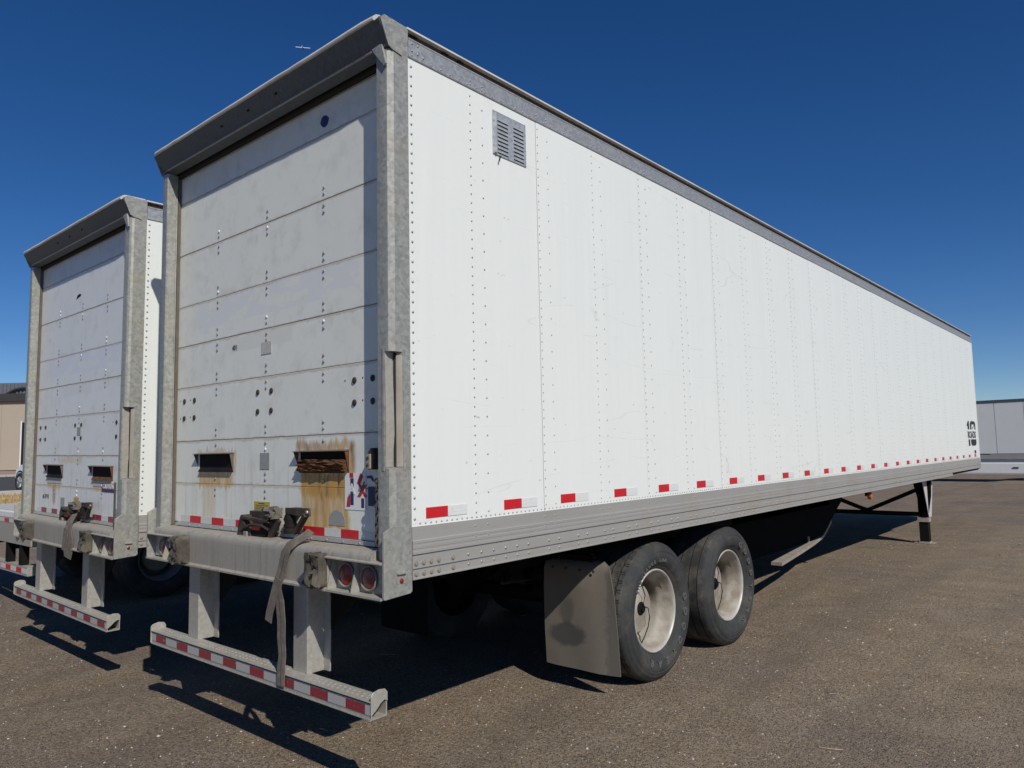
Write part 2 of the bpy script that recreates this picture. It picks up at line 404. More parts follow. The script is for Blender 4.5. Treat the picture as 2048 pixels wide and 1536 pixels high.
# ------------------------------------------------------------------ terrain
GX = [(-600, .83), (-62, .83), (-50, .67), (-27, .585), (-24, .58), (-19, .44), (-10, .12), (-6, -.09), (-2.3, -.08), (-1.5, 0), (600, 0)]
def g(x, y):
    for (a, za), (b, zb) in zip(GX, GX[1:]):
        if x <= b:
            z = za + (zb-za)*(x-a)/(b-a); break
    else: z = 0
    if y > 18: z -= .0123*(min(y, 60)-18)
    return z

def sheet(xs, ys, dz):
    mb = MB(); n = len(xs)
    vs = [(x, y, g(x, y)+dz) for y in ys for x in xs]
    mb.add(vs, [(j*n+i, j*n+i+1, (j+1)*n+i+1, (j+1)*n+i) for j in range(len(ys)-1) for i in range(n-1)])
    return mb

xs = [-900, -300, -120, -62, -50, -40, -32, -27, -24, -19, -14, -10, -8, -6, -4, -2.3, -1.9, -1.5, 0, 2, 4, 8, 14, 25, 50, 120, 300, 900]
ys = [-900, -300, -100, -40, -15, -6, -3, 0, 2, 4, 8, 12, 18, 22, 26, 30, 34, 38, 42, 48, 60, 90, 150, 400, 900]
o = obj('ground', sheet(xs, ys, 0), 'ground'); o['kind'] = 'structure'
t = NT('road_asphalt'); c = t.mix(t.noise(3, 5, .6), (.060, .061, .063), (.082, .083, .085)); t.bump(t.noise(60, 4), .4, .006)
M['road'] = t.out(c, .9, 0, .25)
o = obj('road', sheet([-50, -44, -38, -32, -27, -24.2], [-60, -20, 0, 10, 18, 22, 30, 40, 60], .006), 'road'); o['kind'] = 'structure'
M['kerb'] = plain('concrete_kerb', (.40, .385, .36), .85, 0, .15, 9, .3)
M['dirt'] = plain('landscape_gravel', (.34, .225, .165), .95, 0, .3, 6, .8)
o = obj('gravel_bed', sheet([-63, -58, -54, -50.3], [-60, -20, 0, 18, 22, 40, 60], .05), 'dirt'); o['kind'] = 'structure'
mb = MB()
for (y0, y1) in [(-40+4*k, -36.02+4*k) for k in range(24)]:
    z = g(-24, y0+2); mb.box(-24.2, -24.02, y0, y1, z-.1, z+.14)
o = obj('kerb', mb, 'kerb', bevel=.02); o['kind'] = 'structure'
mb = MB()
for (y0, y1) in [(-40+4*k, -36.02+4*k) for k in range(24)]:
    z = g(-50.2, y0+2); mb.box(-50.3, -50.12, y0, y1, z-.1, z+.14)
o = obj('kerb', mb, 'kerb', bevel=.02); o['kind'] = 'structure'

# dry grass verge
M['straw'] = plain('dry_grass', (.42, .31, .155), .95, 0, .35, 3, 0, .1)
mb = sheet([-24.02, -22, -20, -18.5], [-8, -2, 0, 3, 6, 9, 14, 20], .012)
for k in range(9000):
    x = RND.uniform(-24, -18.3); y = RND.uniform(-4, 16); z = g(x, y)
    if RND.random() > .85*min(1, (x+24.2)*.8)*min(1, (-18.2-x)*.9): continue
    h = RND.uniform(.05, .17); a = RND.uniform(0, math.pi); w = RND.uniform(.012, .03); lx, ly = RND.gauss(0, .06), RND.gauss(0, .06)
    mb.add([(x-w*math.cos(a), y-w*math.sin(a), z), (x+w*math.cos(a), y+w*math.sin(a), z), (x+lx, y+ly, z+h)], [(0, 1, 2)])
o = obj('dry_grass', mb, 'straw'); o['kind'] = 'stuff'; o['label'] = 'dry yellow grass verge beside the road'; o['category'] = 'grass'

# loose stones over the yard
M['stone_a'] = plain('stone_pale', (.50, .47, .43), .9, 0, .25, 60); M['stone_b'] = plain('stone_brown', (.22, .18, .145), .9, 0, .3, 60); M['stone_c'] = plain('stone_dark', (.08, .07, .062), .9, 0, .3, 60)
mb = MB()
def stone(x, y, r, m):
    z = g(x, y); p = [(1, 0, 0), (0, 1, 0), (-1, 0, 0), (0, -1, 0), (0, 0, .75), (.55, .55, .35), (-.5, -.55, .35)]
    j = lambda: RND.uniform(.65, 1.3)
    a = RND.uniform(0, 6.28); ca, sa = math.cos(a), math.sin(a)
    v = []
    for q in p[:5]:
        X, Y, Z = q[0]*r*j(), q[1]*r*j(), q[2]*r*j()
        v.append((x+X*ca-Y*sa, y+X*sa+Y*ca, z+Z))
    mb.add(v, [(0, 1, 4), (1, 2, 4), (2, 3, 4), (3, 0, 4)], m)
for k in range(26000):
    d = 1.2 + 15*RND.random()**1.7; a = YAW + RND.uniform(-.72, .72)
    x = CAM.x + d*math.sin(a)*1.0; y = CAM.y + d*math.cos(a)
    r = RND.choice((.0025, .003, .0035, .004, .005, .006))*(1 + .05*d)
    if RND.random() < .012: r *= 1.9
    m = RND.choices((0, 1, 2), (.15, .50, .35))[0]
    stone(x, y, r, m)
o = obj('loose_gravel', mb, ['stone_a', 'stone_b', 'stone_c']); o['kind'] = 'stuff'; o['label'] = 'loose small stones scattered over the brown yard'; o['category'] = 'gravel'
M['strawbit'] = plain('dead_stalk', (.50, .40, .27), .9, 0, .2, 40)
mb = MB()
for k in range(60):
    d = 2.2 + 12*RND.random()**1.3; a = YAW + RND.uniform(-.2, .66)
    x = CAM.x + d*math.sin(a); y = CAM.y + d*math.cos(a); L = RND.uniform(.03, .14); b = RND.uniform(0, 6.28); cv = RND.uniform(-.8, .8)
    mb.tube([(x+L*s_*math.cos(b+cv*s_), y+L*s_*math.sin(b+cv*s_), g(x, y)+.004+.004*math.sin(3*s_)) for s_ in (0, .35, .7, 1)], RND.uniform(.0012, .0022), 4)
o = obj('dead_stalks', mb, 'strawbit'); o['kind'] = 'stuff'; o['label'] = 'pale dead stalks lying on the brown yard'; o['category'] = 'litter'

# ------------------------------------------------------------------ wheels
def zig(th, amp, n): # triangle wave
    p = (th*n/(2*math.pi)) % 1.0
    return amp*(4*abs(p-.5)-1)

def make_wheel(root, cx, cy, cz, side, blocky, words, detail=True, dark=False):
    """wide single wheel; outer sidewall at cx, axis x, side=+1 faces +x"""
    R, W = .503, .43
    n = 144 if detail else 40
    s = side
    prof = []; mats = []
    # outer bead -> sidewall -> shoulder -> tread -> inner shoulder
    sw = [(.300, -.060), (.310, -.046), (.322, -.034), (.330, -.032), (.333, -.027), (.352, -.013), (.378, -.003), (.402, .0), (.425, -.002), (.428, -.0045), (.431, -.0028), (.434, -.0055), (.437, -.004), (.440, -.0075), (.458, -.013), (.466, -.017), (.469, -.022), (.484, -.032), (.495, -.046), (.500, -.060)]
    prof += [(r, a) for r, a in sw]; mats += [1]*(len(sw)-2) + [0]
    mats.append(0)
    gro = (.095, .17, .26, .335)
    for gx in gro:
        hw = .0042 if blocky else .0026; dp = .009
        prof += [(R, -gx+hw+.001), (R-dp, -gx+hw*.5), (R-dp, -gx-hw*.5), (R, -gx-hw-.001)]
        mats += [2, 2, 2, 0]
    prof += [(.499, -W+.038), (.476, -W+.013), (.385, -W), (.30, -W+.03)]
    mats += [0, 1, 1]
    ng = len(sw)
    def fn(k, r, a, i, th):
        if ng <= k < ng+16 and blocky:
            a = a + zig(th, .0065, 46)
        return r, a
    mb = MB(); mb.lathe([(r, a*s) for r, a in prof], (cx, cy, cz), 'x', n, mats, (lambda k, r, a, i, th: (fn(k, r, a*s, i, th)[0], fn(k, r, a*s, i, th)[1]*s)))
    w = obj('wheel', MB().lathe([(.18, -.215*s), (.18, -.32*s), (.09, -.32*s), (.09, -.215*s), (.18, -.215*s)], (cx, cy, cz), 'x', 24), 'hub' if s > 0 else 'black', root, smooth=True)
    ty = obj('tyre', mb, ['tread', 'sidewall', 'groove'], w, smooth=True, ang=50)
    # rim: lip, barrel, disc
    lip = MB().lathe([(.284, -.066*s), (.287, -.050*s), (.295, -.045*s), (.303, -.050*s), (.304, -.066*s)], (cx, cy, cz), 'x', 64)
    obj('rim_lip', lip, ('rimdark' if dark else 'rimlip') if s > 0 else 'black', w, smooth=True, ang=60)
    rm = 'rim' if s > 0 and not dark else ('rimdark' if s > 0 else 'black')  # shade beneath the trailers put into colour: far-side metal black, dark rims grey
    rim = MB().lathe([(.285, -.062*s), (.272, -.078*s), (.268, -.13*s), (.250, -.155*s), (.246, -.19*s), (.250, -.215*s), (.248, -.33*s), (.15, -.335*s)], (cx, cy, cz), 'x', 64)
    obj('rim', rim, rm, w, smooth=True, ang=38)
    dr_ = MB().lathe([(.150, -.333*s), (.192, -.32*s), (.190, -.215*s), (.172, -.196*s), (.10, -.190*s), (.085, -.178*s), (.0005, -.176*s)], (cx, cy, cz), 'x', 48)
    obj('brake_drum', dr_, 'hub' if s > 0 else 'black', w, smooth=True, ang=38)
    if not detail: return w
    hb = MB().lathe([(.05, -.176*s), (.05, -.172*s), (.042, -.165*s), (.026, -.163*s), (.024, -.150*s), (.0005, -.148*s)], (cx, cy, cz), 'x', 20)
    obj('hub_cap', hb, 'black', w, smooth=True, ang=40)
    hz = [(cx-.15*s, cy-.005, cz+.02), (cx-.14*s, cy+.045, cz+.0), (cx-.14*s, cy+.065, cz-.07), (cx-.145*s, cy+.045, cz-.14), (cx-.15*s, cy+.0, cz-.20), (cx-.155*s, cy-.04, cz-.245)]
    obj('inflation_hose', MB().tube(hz, .004, 6), 'black', w, smooth=True)
    obj('inflation_hose', MB().tube([(cx-.15*s, cy-.01, cz+.02), (cx-.14*s, cy+.01, cz+.10), (cx-.145*s, cy-.02, cz+.17), (cx-.15*s, cy-.05, cz+.245)], .004, 6), 'black', w, smooth=True)
    if blocky:   # sipes between the zig-zag ribs
        mb = MB()
        for k in range(92):
            th = 2*math.pi*(k+.5*(k % 2))/92
            for gx, ln in ((.066, .016), (.132, .020), (.215, .022), (.298, .020)):
                x = cx-(gx+.006*(k % 2))*s; p = lambda rr, tt, xx: (xx, cy+rr*math.cos(tt), cz+rr*math.sin(tt))
                d = .0035
                mb.add([p(R+.0006, th-d, x-ln), p(R+.0006, th+d, x-ln), p(R+.0006, th+d+.006, x+ln), p(R+.0006, th-d+.006, x+ln)], [(0, 1, 2, 3)])
        obj('tread_sipes', mb, 'groove', w, kind='stuff')
    for txt, a0, rad, size, step in words:
        for i, ch in enumerate(txt):
            if ch == ' ': continue
            th = a0 - i*step
            tm = text_mb(ch, size, .0055, .0012)
            # image-clockwise seen from outside; letter tops point outward
            up = Vector((0, math.cos(th), math.sin(th))); tx = Vector((0, math.sin(th), -math.cos(th)))*1.0
            place_text(tm, Vector((cx-.0052*s, cy, cz)) + up*(rad-size*.35), tx, up, 1.15)
            obj('raised_letter', tm, 'letter', w)
    return w

# ------------------------------------------------------------------ box trailer
L_END = 15.98
def sec(xo, xi, yr, yf, s):
    p = [(xo, yf), (xo, yr+.034), (xo-.006, yr+.016), (xo-.018, yr+.004), (xo-.034, yr), (xi+.006, yr), (xi, yr+.006), (xi, yf)]
    return [(x*s, y) for x, y in p]

def rough_block(x0, x1, y0, y1, z0, z1, seed, amp=.008, n=5):
    r = random.Random(seed); bm = bmesh.new(); bmesh.ops.create_cube(bm, size=1)
    bmesh.ops.subdivide_edges(bm, edges=bm.edges[:], cuts=n, use_grid_fill=True)
    mb = MB()
    for v in bm.verts:
        x, y, z = v.co
        k = r.uniform(-1, 1)
        rd = .06*(abs(x) > .49)*(abs(z) > .49)
        px = (x0+x1)/2+(x1-x0)*x*(1-rd) + r.uniform(-amp, amp)*.6; pz = (z0+z1)/2+(z1-z0)*z*(1-rd)+r.uniform(-amp, amp)*.6
        py = (y0+y1)/2+(y1-y0)*y + (k*amp*1.8 if y < -.49 else 0)
        v.co = (px, py, pz)
    bm.verts.index_update()
    mb.add([v.co[:] for v in bm.verts], [tuple(v.index for v in f.verts) for f in bm.faces]); bm.free()
    return mb

def box_trailer(root, main, doormat, wheels_y):
    # --- shell: panels of the right side, plain left wall, nose, roof, floor
    seams = [.132] + [-.022+1.219*k for k in range(1, 14)] + [15.93]
    wall = obj('side_wall', MB().box(1.262, 1.286, .132, 15.93, 1.20, 3.80), 'gap', root)
    for a, b in zip(seams, seams[1:]):
        k = seams.index(a)
        obj('side_panel', MB().box(1.2862, 1.2952 + .0012*(k % 2), a+.0026, b-.0026, 1.325, 3.785), 'side', wall, bevel=.0012, seg=1)
    mb = MB(); rx = 1.2958
    def rv(y, z, r=.0085, h=.0055, x=rx): mb.dome((x, y, z), (1, 0, 0), r, h)
    if main:
        zt = [1.37+.0525*k for k in range(46)]
        for z in zt: rv(.155, z, .0078, .005)
        for sy in seams[1:-1]:
            for z in zt: rv(sy+.014, z, .0060, .004)
            for z in zt[::2]: rv(sy+.112, z, .0060, .004)
        for sy in [-.022+1.219*k for k in range(14)]:
            for z in zt: rv(sy+.612 if sy > .1 else .600, z, .0060, .004)
            for z in zt[::2]: rv((sy+.712) if sy > .1 else .700, z, .0060, .004)
        y = .19
        while y < 15.9: rv(y, 1.346, .0056, .004); y += .0375
        obj('side_rivets', mb, 'rivet', wall, smooth=True, ang=80, kind='stuff')
    else:
        for k in range(46): rv(.155, 1.37+.0525*k, .0085)
        obj('side_rivets', mb, 'rivet', wall, smooth=True, ang=80, kind='stuff')
    obj('side_wall', MB().box(-1.295, -1.262, .132, 15.93, 1.08, 3.93), 'side', root)
    nose = obj('front_wall', MB().box(-1.262, 1.262, 15.90, 15.95, 1.08, 3.93), 'side', root)
    obj('corner_post', MB().prism([(1.262, 15.93), (1.299, 15.93), (1.299, 15.955), (1.27, 15.985), (1.262, 15.985)], 'z', 1.10, 3.86), 'white', nose)
    obj('floor', MB().box(-1.262, 1.255, .132, 15.9, 1.085, 1.20), 'black', root)
    roof = obj('roof', MB().box(-1.30, 1.304, .125, 15.97, 3.927, 3.937), 'roofcap', root)
    obj('roof_bow_recess', MB().box(1.24, 1.276, .135, 15.95, 3.86, 3.9268), 'brown', roof)
    # top rail
    tr = obj('top_rail', MB().prism([(1.2625, 3.777), (1.3005, 3.777), (1.303, 3.783), (1.300, 3.79), (1.300, 3.872), (1.303, 3.879), (1.300, 3.886), (1.2625, 3.886)], 'y', .135, 15.96), 'toprail', root)
    if main:
        mb = MB()
        for k in range(1, 26):
            y = .6*k if k < 3 else -.022+.6095*k
            for dy in (0, .1):
                for z in (3.800, 3.822): mb.dome((1.3005, y+dy, z), (1, 0, 0), .006, .004)
        y = .16
        while y < 15.8:
            mb.dome((1.3005, y, 3.795), (1, 0, 0), .0055, .004); y += .07
        for (y, z) in ((.16, 3.86), (.20, 3.86), (.16, 3.82), (.20, 3.815), (.24, 3.81)): mb.dome((1.3005, y, z), (1, 0, 0), .007, .005)
        obj('rail_rivets', mb, 'rivet', tr, smooth=True, ang=80, kind='stuff')
        for y in (.17, .40, .52): obj('roof_bow_end', MB().box(1.276, 1.284, y, y+.045, 3.893, 3.918), 'black', roof)
    # bottom rail (extrusion with ribs and grooves)
    pr = [(1.262, 1.333), (1.2985, 1.333), (1.2985, 1.266), (1.3035, 1.263), (1.3035, 1.250), (1.3015, 1.248), (1.3015, 1.240), (1.3035, 1.238), (1.3035, 1.224), (1.3015, 1.222), (1.3015, 1.212), (1.3035, 1.210), (1.3035, 1.197),
          (1.290, 1.196), (1.290, 1.1905), (1.3005, 1.189), (1.3005, 1.1275), (1.289, 1.1265), (1.289, 1.121), (1.3015, 1.120), (1.3015, 1.083), (1.304, 1.081), (1.304, 1.074), (1.262, 1.074)]
    up = [p for p in pr if p[1] > 1.1275-.0001] + [(1.262, 1.1275)]
    br = obj('bottom_rail', MB().prism(pr, 'y', .135, 13.05), 'rail', root)
    obj('rail_nose', MB().prism(up, 'y', 13.05, 15.96), 'rail', br)
    by = [.157, .208, .259, .311, .413]
    for y in by:
        for z, x in ((1.152, 1.3005), (1.101, 1.3015)):
            obj('bolt', MB().lathe([(.0145, 0), (.0145, .002), (.011, .002), (.010, .007), (.0005, .008)], (x, y, z), 'x', 8), 'bolt', br)
    ry = [.528, .63, .729, .83, .93, 1.031]; y = 1.228
    while y < 12.9: ry += [y, y+.1]; y += .3015
    mb = MB()
    for y in ry:
        mb.dome((1.3005, y, 1.155), (1, 0, 0), .0095, .007); mb.dome((1.3015, y, 1.104), (1, 0, 0), .0085, .006)
    for k in range(1, 26):
        for dy in (0, .1):
            yy = -.022+.6095*k+dy
            mb.dome((1.2985, yy, 1.300), (1, 0, 0), .0065, .004); mb.dome((1.3015, yy, 1.244), (1, 0, 0), .0065, .004)
    obj('rail_rivets', mb, 'bolt', br, smooth=True, ang=80, kind='stuff')
    if main:
        # reflective strips along the side
        ty = [.231, .829, 1.36, 1.965] + [2.567+.6083*k for k in range(22)]
        for k, y in enumerate(ty):
            if y > 15.5: break
            mb = MB().box(1.2965, 1.2985, y, y+.152, 1.368, 1.422, 0)
            mb.box(1.2965, 1.2985, y+.1525, y+.297, 1.368, 1.421, 1)
            mb.box(1.2972, 1.2989, y+.1525, y+.297, 1.387, 1.3895, 1)
            obj('reflective_strip', mb, ['red', 'silvers'], wall)
        # louvred vent
        v = obj('vent', MB().box(1.2955, 1.3015, .788, 1.092, 3.447, 3.717), 'vent', wall, bevel=.002)
        obj('vent_bracket', MB().prism([(1.3015, .795), (1.316, .803), (1.316, .812), (1.3015, .815)], 'z', 3.455, 3.70), 'vent', v)
        for cxv, w0, w1 in ((0, .828, .922), (1, .974, 1.068)):
            for k in range(9):
                z = 3.672-.0245*k
                obj('louvre', MB().prism([(1.3012, z), (1.3075, z-.010), (1.3075, z-.0118), (1.3012, z-.0075)], 'y', w0, w1), 'vent', v)
                obj('louvre_slot', MB().box(1.3012, 1.302, w0, w1, z-.0155, z-.0105), 'gap', v)
        mb = MB()
        for y in (.798, .86, .92, .98, 1.04, 1.083):
            for z in (3.709, 3.453): mb.dome((1.3015, y, z), (1, 0, 0), .004, .003)
        for z in (3.50, 3.55, 3.60, 3.65):
            for y in (.793, 1.086): mb.dome((1.3015, y, z), (1, 0, 0), .004, .003)
        obj('vent_rivets', mb, 'rivet', v, kind='stuff')
        obj('vent_hook', MB().tube([(1.302, .845, 3.447), (1.314, .838, 3.438), (1.312, .832, 3.420), (1.312, .828, 3.408)], .004, 5), 'rusty', v)
        # fleet lettering near the nose
        ux, uz = (0, 1, 0), (0, 0, 1)
        P_ = lambda pts: MB().prism(pts, 'x', 1.2970, 1.2984)
        lg = obj('fleet_number', P_([(14.82, 1.925), (14.98, 1.925), (14.98, 2.095), (14.88, 2.095), (14.76, 2.03), (14.76, 1.99), (14.82, 1.99)]), 'ink', wall)
        obj('fleet_number_one', P_([(14.82, 1.595), (14.98, 1.595), (14.98, 1.725), (14.82, 1.725)]), 'ink', lg)
        obj('fleet_number_zero', P_([(15.08, 1.925), (15.08, 2.04), (15.13, 2.08), (15.22, 2.095), (15.52, 2.095), (15.61, 2.08), (15.66, 2.04), (15.66, 1.925), (15.55, 1.925), (15.55, 2.0), (15.50, 2.03), (15.28, 2.03), (15.22, 2.0), (15.22, 1.925)]), 'ink', lg)
        obj('fleet_number_zero', P_([(15.08, 1.725), (15.08, 1.65), (15.13, 1.61), (15.22, 1.595), (15.52, 1.595), (15.61, 1.61), (15.66, 1.65), (15.66, 1.725)]), 'ink', lg)
        obj('number_check', P_([(15.29, 1.965), (15.33, 1.93), (15.52, 2.01), (15.50, 2.025), (15.34, 1.955), (15.31, 1.975)]), 'ink', lg)
        obj('fleet_lettering', place_text(text_mb('ROADS', .20, .0006, .006), (1.2978, 15.21, 1.755), ux, uz, 1.32, .95), 'ink', lg)
        obj('unit_plate', MB().box(1.2975, 1.2985, 15.38, 15.55, 1.435, 1.50), 'ink', wall)
        # small amber side marker hung below the rail
        mk = obj('side_marker', MB().lathe([(.0005, 0), (.045, .004), (.05, .02), (.045, .05), (.0005, .06)], (1.20, 8.15, 1.005), 'x', 14), 'amber', root, smooth=True)
        obj('marker_bracket', MB().box(1.17, 1.2, 8.13, 8.17, 1.0, 1.08), 'black', mk)

    # --- rear frame
    for s in (1, -1):
        rings = []
        for z, yr, nt in ((1.02, 0, 0), (1.626, 0, 0), (1.632, 0, 1), (1.80, 0, 1.12), (2.06, 0, 1.05), (2.206, 0, 1), (2.2065, 0, 0), (3.775, 0, 0)):
            q = sec(1.300, 1.198, yr, .1315, s)
            if nt and s == 1:      # strap trough let into the corner of the post
                d = .060*nt
                q[1:5] = [(1.300, .078), (1.262, d), (1.2555, d-.006), (1.254, 0.0)]
            rings.append([(x, y, z) for x, y in q])
        post = obj('corner_post', MB().loft(rings), 'galv', root, smooth=True, ang=16)
        pl_ = [(.128, 1.024), (.118, 1.014), (-.044, 1.004), (-.050, 1.010), (-.050, 1.318), (.0, 1.346), (.128, 1.346)]
        obj('corner_plate', MB().prism(pl_, 'x', min(1.2895*s, 1.3042*s), max(1.2895*s, 1.3042*s)), 'galv', post, bevel=.002)
        obj('gusset_plate', MB().prism([(-.056, 3.912), (-.004, 3.787), (.02, 3.772), (.086, 3.762), (.1, 3.93), (-.03, 3.937)], 'x', 1.3012*s, 1.3062*s), 'galv', post)
        obj('post_cap', MB().box(min(1.262*s, 1.3008*s), max(1.262*s, 1.3008*s), .035, .1312, 3.7755, 3.934), 'galv', post)
        if s == 1: obj('post_bracket', MB().prism([(1.184, 3.80), (1.250, 3.805), (1.262, 3.80), (1.292, 3.69), (1.280, 3.68), (1.20, 3.775)], 'y', -.014, -.0006), 'galv', post)
        if s == 1:
            obj('trough_lit_wall', MB().loft([[(1.2552, .0015, z), (1.2572+bu, .0015, z), (1.2582+bu, .046+bu*1.5, z), (1.2562, .046, z)] for z, bu in ((1.634, 0), (1.80, .006), (2.0, .004), (2.204, 0))]), 'guard', post, smooth=True)  # lighter steel: the sunlit wall's brightness put into its colour
            obj('trough_shade_strip', MB().prism([(1.258, .0545), (1.2705, .0598), (1.2705, .0632), (1.258, .058)], 'z', 1.634, 2.204), 'gap', post)  # added dark strip, paints the shade in the trough's crease
            obj('trough_lip', MB().loft([[(1.271, .058, z), (1.278, .056, z), (1.292, .066, z), (1.301, .0775, z), (1.296, .079, z), (1.272, .066, z)] for z in (1.634, 2.19)]), 'hub', post, smooth=True)  # browner piece: the wall's weaker, grazing light put into its colour
            obj('trough_plate', MB().prism([(.080, 1.615), (.097, 1.615), (.097, 2.225), (.080, 2.225)], 'x', 1.3002, 1.3025), 'galv', post)
            obj('trough_plate', MB().prism([(1.2375, 1.615), (1.2525, 1.615), (1.2525, 2.225), (1.2375, 2.225)], 'y', -.0028, -.0003), 'galv', post)
            mk = obj('side_marker_lamp', MB().lathe([(.012, 0), (.012, .004), (.009, .006), (.0005, .009)], (1.3063, .057, 1.083), 'x', 14), 'redlens', post, smooth=True)
            obj('marker_plate', MB().box(1.3043, 1.3062, .030, .084, 1.069, 1.097), 'galv', mk)
            obj('marker_hood', MB().box(1.3043, 1.316, .03, .084, 1.116, 1.121), 'galv', mk)
        # door track seal on the jamb
        xi = 1.198*s
        obj('door_seal', MB().box(min(xi, xi-.010*s), max(xi, xi-.010*s), .074, .096, 1.225, 3.752), 'seal', root)
        obj('door_seal', MB().tube([((1.1935+.0015*math.sin(z*9))*s, .068, z) for z in [1.23+.12*k for k in range(22)]], .0035, 5), 'galv', root, smooth=True)
    # header
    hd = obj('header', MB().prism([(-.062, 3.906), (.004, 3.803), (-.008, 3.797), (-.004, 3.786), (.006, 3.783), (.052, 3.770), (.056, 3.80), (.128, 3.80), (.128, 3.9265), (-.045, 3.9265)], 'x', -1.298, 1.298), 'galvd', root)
    rg = []
    r_ = random.Random(3)
    for k in range(27):
        x = -1.262 + 2.522*k/26; d = r_.uniform(-.001, .001); e = r_.uniform(-.0012, .0012)
        if k == 26: d += .006
        rg.append([(x, y+d, z+e) for y, z in ((-.060, 3.9075), (-.073, 3.909), (-.076, 3.918), (-.068, 3.934), (-.052, 3.947), (-.03, 3.953), (.124, 3.953), (.124, 3.9375), (-.03, 3.9375), (-.05, 3.928))])
    obj('roof_cap', MB().loft(rg), 'roofcap', hd, smooth=True, ang=40)
    for x in (-.35, -.02, .30):
        obj('header_hole', MB().lathe([(.009, -.001), (.009, .003), (.0005, .003)], (x, -.036, 3.858), 'y', 8), 'black', hd)
    obj('header_lip', MB().prism([(-.0075, 3.797), (-.0125, 3.795), (-.0125, 3.789), (-.0045, 3.7865)], 'x', -1.19, 1.18), 'galv', hd)
    obj('header_seal', MB().box(-1.197, 1.197, .075, .097, 3.752, 3.799), 'gap', hd)
    obj('header_hook', MB().tube([(1.28, -.052, 3.905), (1.292, -.055, 3.915), (1.30, -.045, 3.91)], .005, 5), 'rusty', hd)

    # --- roll-up door
    door = obj('roll_up_door', MB().box(-1.21, 1.21, .104, .129, 1.215, 3.80), 'gap', root)
    zz = SEAMS + [3.90]
    for i, (z0, z1) in enumerate(zip(zz, zz[1:])):
        z0 += .0014; z1 -= .0014; y0 = .0985 + .0012*(i % 2)
        if i == 1:      # panel with the two step pockets let into it
            mb = MB(); cuts = [(-.845, -.390), (.372, .832)]; pz0, pz1 = 1.598, 1.720
            xs_ = [-1.205, cuts[0][0], cuts[0][1], cuts[1][0], cuts[1][1], 1.205]
            for k in (0, 2, 4): mb.box(xs_[k], xs_[k+1], y0, .1038, z0, z1)
            for a, b in cuts: mb.box(a, b, y0, .1038, z0, pz0); mb.box(a, b, y0, .1038, pz1, z1)
            obj('door_panel', mb, doormat, door)
        else:
            obj('door_panel', MB().box(-1.205, 1.205, y0, .1038, z0, z1), doormat, door, bevel=.0016, seg=1)
    for j, (a, b) in enumerate(((-.845, -.390), (.372, .832))):
        mb = MB()
        mb.box(a, b, .088, .0905, 1.598, 1.720, 0)            # dark back, set in behind a flared frame
        pk = obj('step_pocket', MB().box(a-.001, b+.001, .1005, .1036, 1.597, 1.721), 'pocket', door)
        mb = MB().prism([(.1008, 1.600), (.082, 1.600), (.099, 1.628)], 'x', a+.01, b-.01)
        obj('step_tread', mb, 'pocket' if j == 0 else 'rust', pk)
        # hood and cheeks
        hb = MB().prism([(.1005, 1.725), (.098, 1.727), (.062, 1.721), (.062, 1.718), (.0985, 1.721)], 'x', a-.030, b+.004)
        obj('pocket_hood', hb, 'hood', pk)
        obj('pocket_cheek', MB().prism([(.0975, 1.720), (.066, 1.717), (.0975, 1.64)], 'x', a-.022, a-.018), 'hood', pk)
        obj('pocket_cheek', MB().prism([(.0975, 1.720), (.074, 1.718), (.0975, 1.60)], 'x', b-.004, b-.001), 'rust' if j else 'hood', pk)
        if j == 1 and main:
            obj('rust_flakes', rough_block(a+.006, b-.01, .072, .100, 1.606, 1.672, 5, .007, 9), 'rust', pk)
        if not main:
            obj('scraped_sill', MB().box(a+.02, b-.01, .0962, .0982, 1.545, 1.595), 'patch', pk)
    for k in range(3):
        obj('pocket_bolt', MB().dome((-.82+.205*k, .0985, 1.61), (0, -1, 0), .008, .006, 8), 'bolt', door)
    # door rivets in three columns, clustered at the panel joints
    mb = MB(); mbw = MB()
    for xc in (-.62, -.003, .60):
        for z in SEAMS[1:-1]:
            for dz in (.072, .035, -.033, -.072):
                if main and abs(z-1.52) < .01 and dz < 0 and xc > .5: continue
                if abs(z-1.812) < .01 and dz < -.06 and abs(xc) > .5: continue
                if 1.58 < z+dz < 1.735 and abs(xc) > .5: continue
                if z > 3.5: continue
                b_ = RND.random() < .12
                (mbw if b_ else mb).dome((xc, .0985, z+dz), (0, -1, 0), .0105, .0065, 8)
    obj('door_rivets', mb, 'rivet', door, smooth=True, ang=80, kind='stuff')
    if mbw.v: obj('door_rivets', mbw, 'white', door, smooth=True, ang=80, kind='stuff')
    for bx in (-1.08, -.93, -.097, .058, .884, 1.04):
        for bz in (2.096, 1.975):
            obj('carriage_bolt', MB().lathe([(.0185, 0), (.0185, -.003), (.013, -.0075), (.006, -.0085), (.0005, -.006)], (bx, .0985, bz), 'y', 12), 'rusty', door, smooth=True)
    mb = MB()
    for bx, bz in ((-1.14, 2.10), (-.99, 2.10), (-1.14, 1.975), (-.99, 1.98), (.955, 2.105), (.955, 1.985), (.80, 2.10)):
        mb.dome((bx, .0985, bz), (0, -1, 0), .006, .002, 6)
    obj('bolt_holes', mb, 'gap', door, kind='stuff')
    obj('door_bottom_seal', MB().prism([(.099, 1.2505), (.082, 1.2495), (.078, 1.228), (.10, 1.224)], 'x', -1.14, 1.16), 'rail', door)
    mb = MB()
    for k in range(16): mb.dome((-1.08+.145*k, .079, 1.238), (0, -1, 0), .007, .005)
    obj('seal_screws', mb, 'bolt', door, kind='stuff')
    # reflective tape along the foot of the door
    reds = [(-.964, -.809), (-.659, -.503), (-.347, -.193), (.409, .615), (.765, .92)]
    edges = [-1.10] + [e for r in reds for e in r] + [1.10]
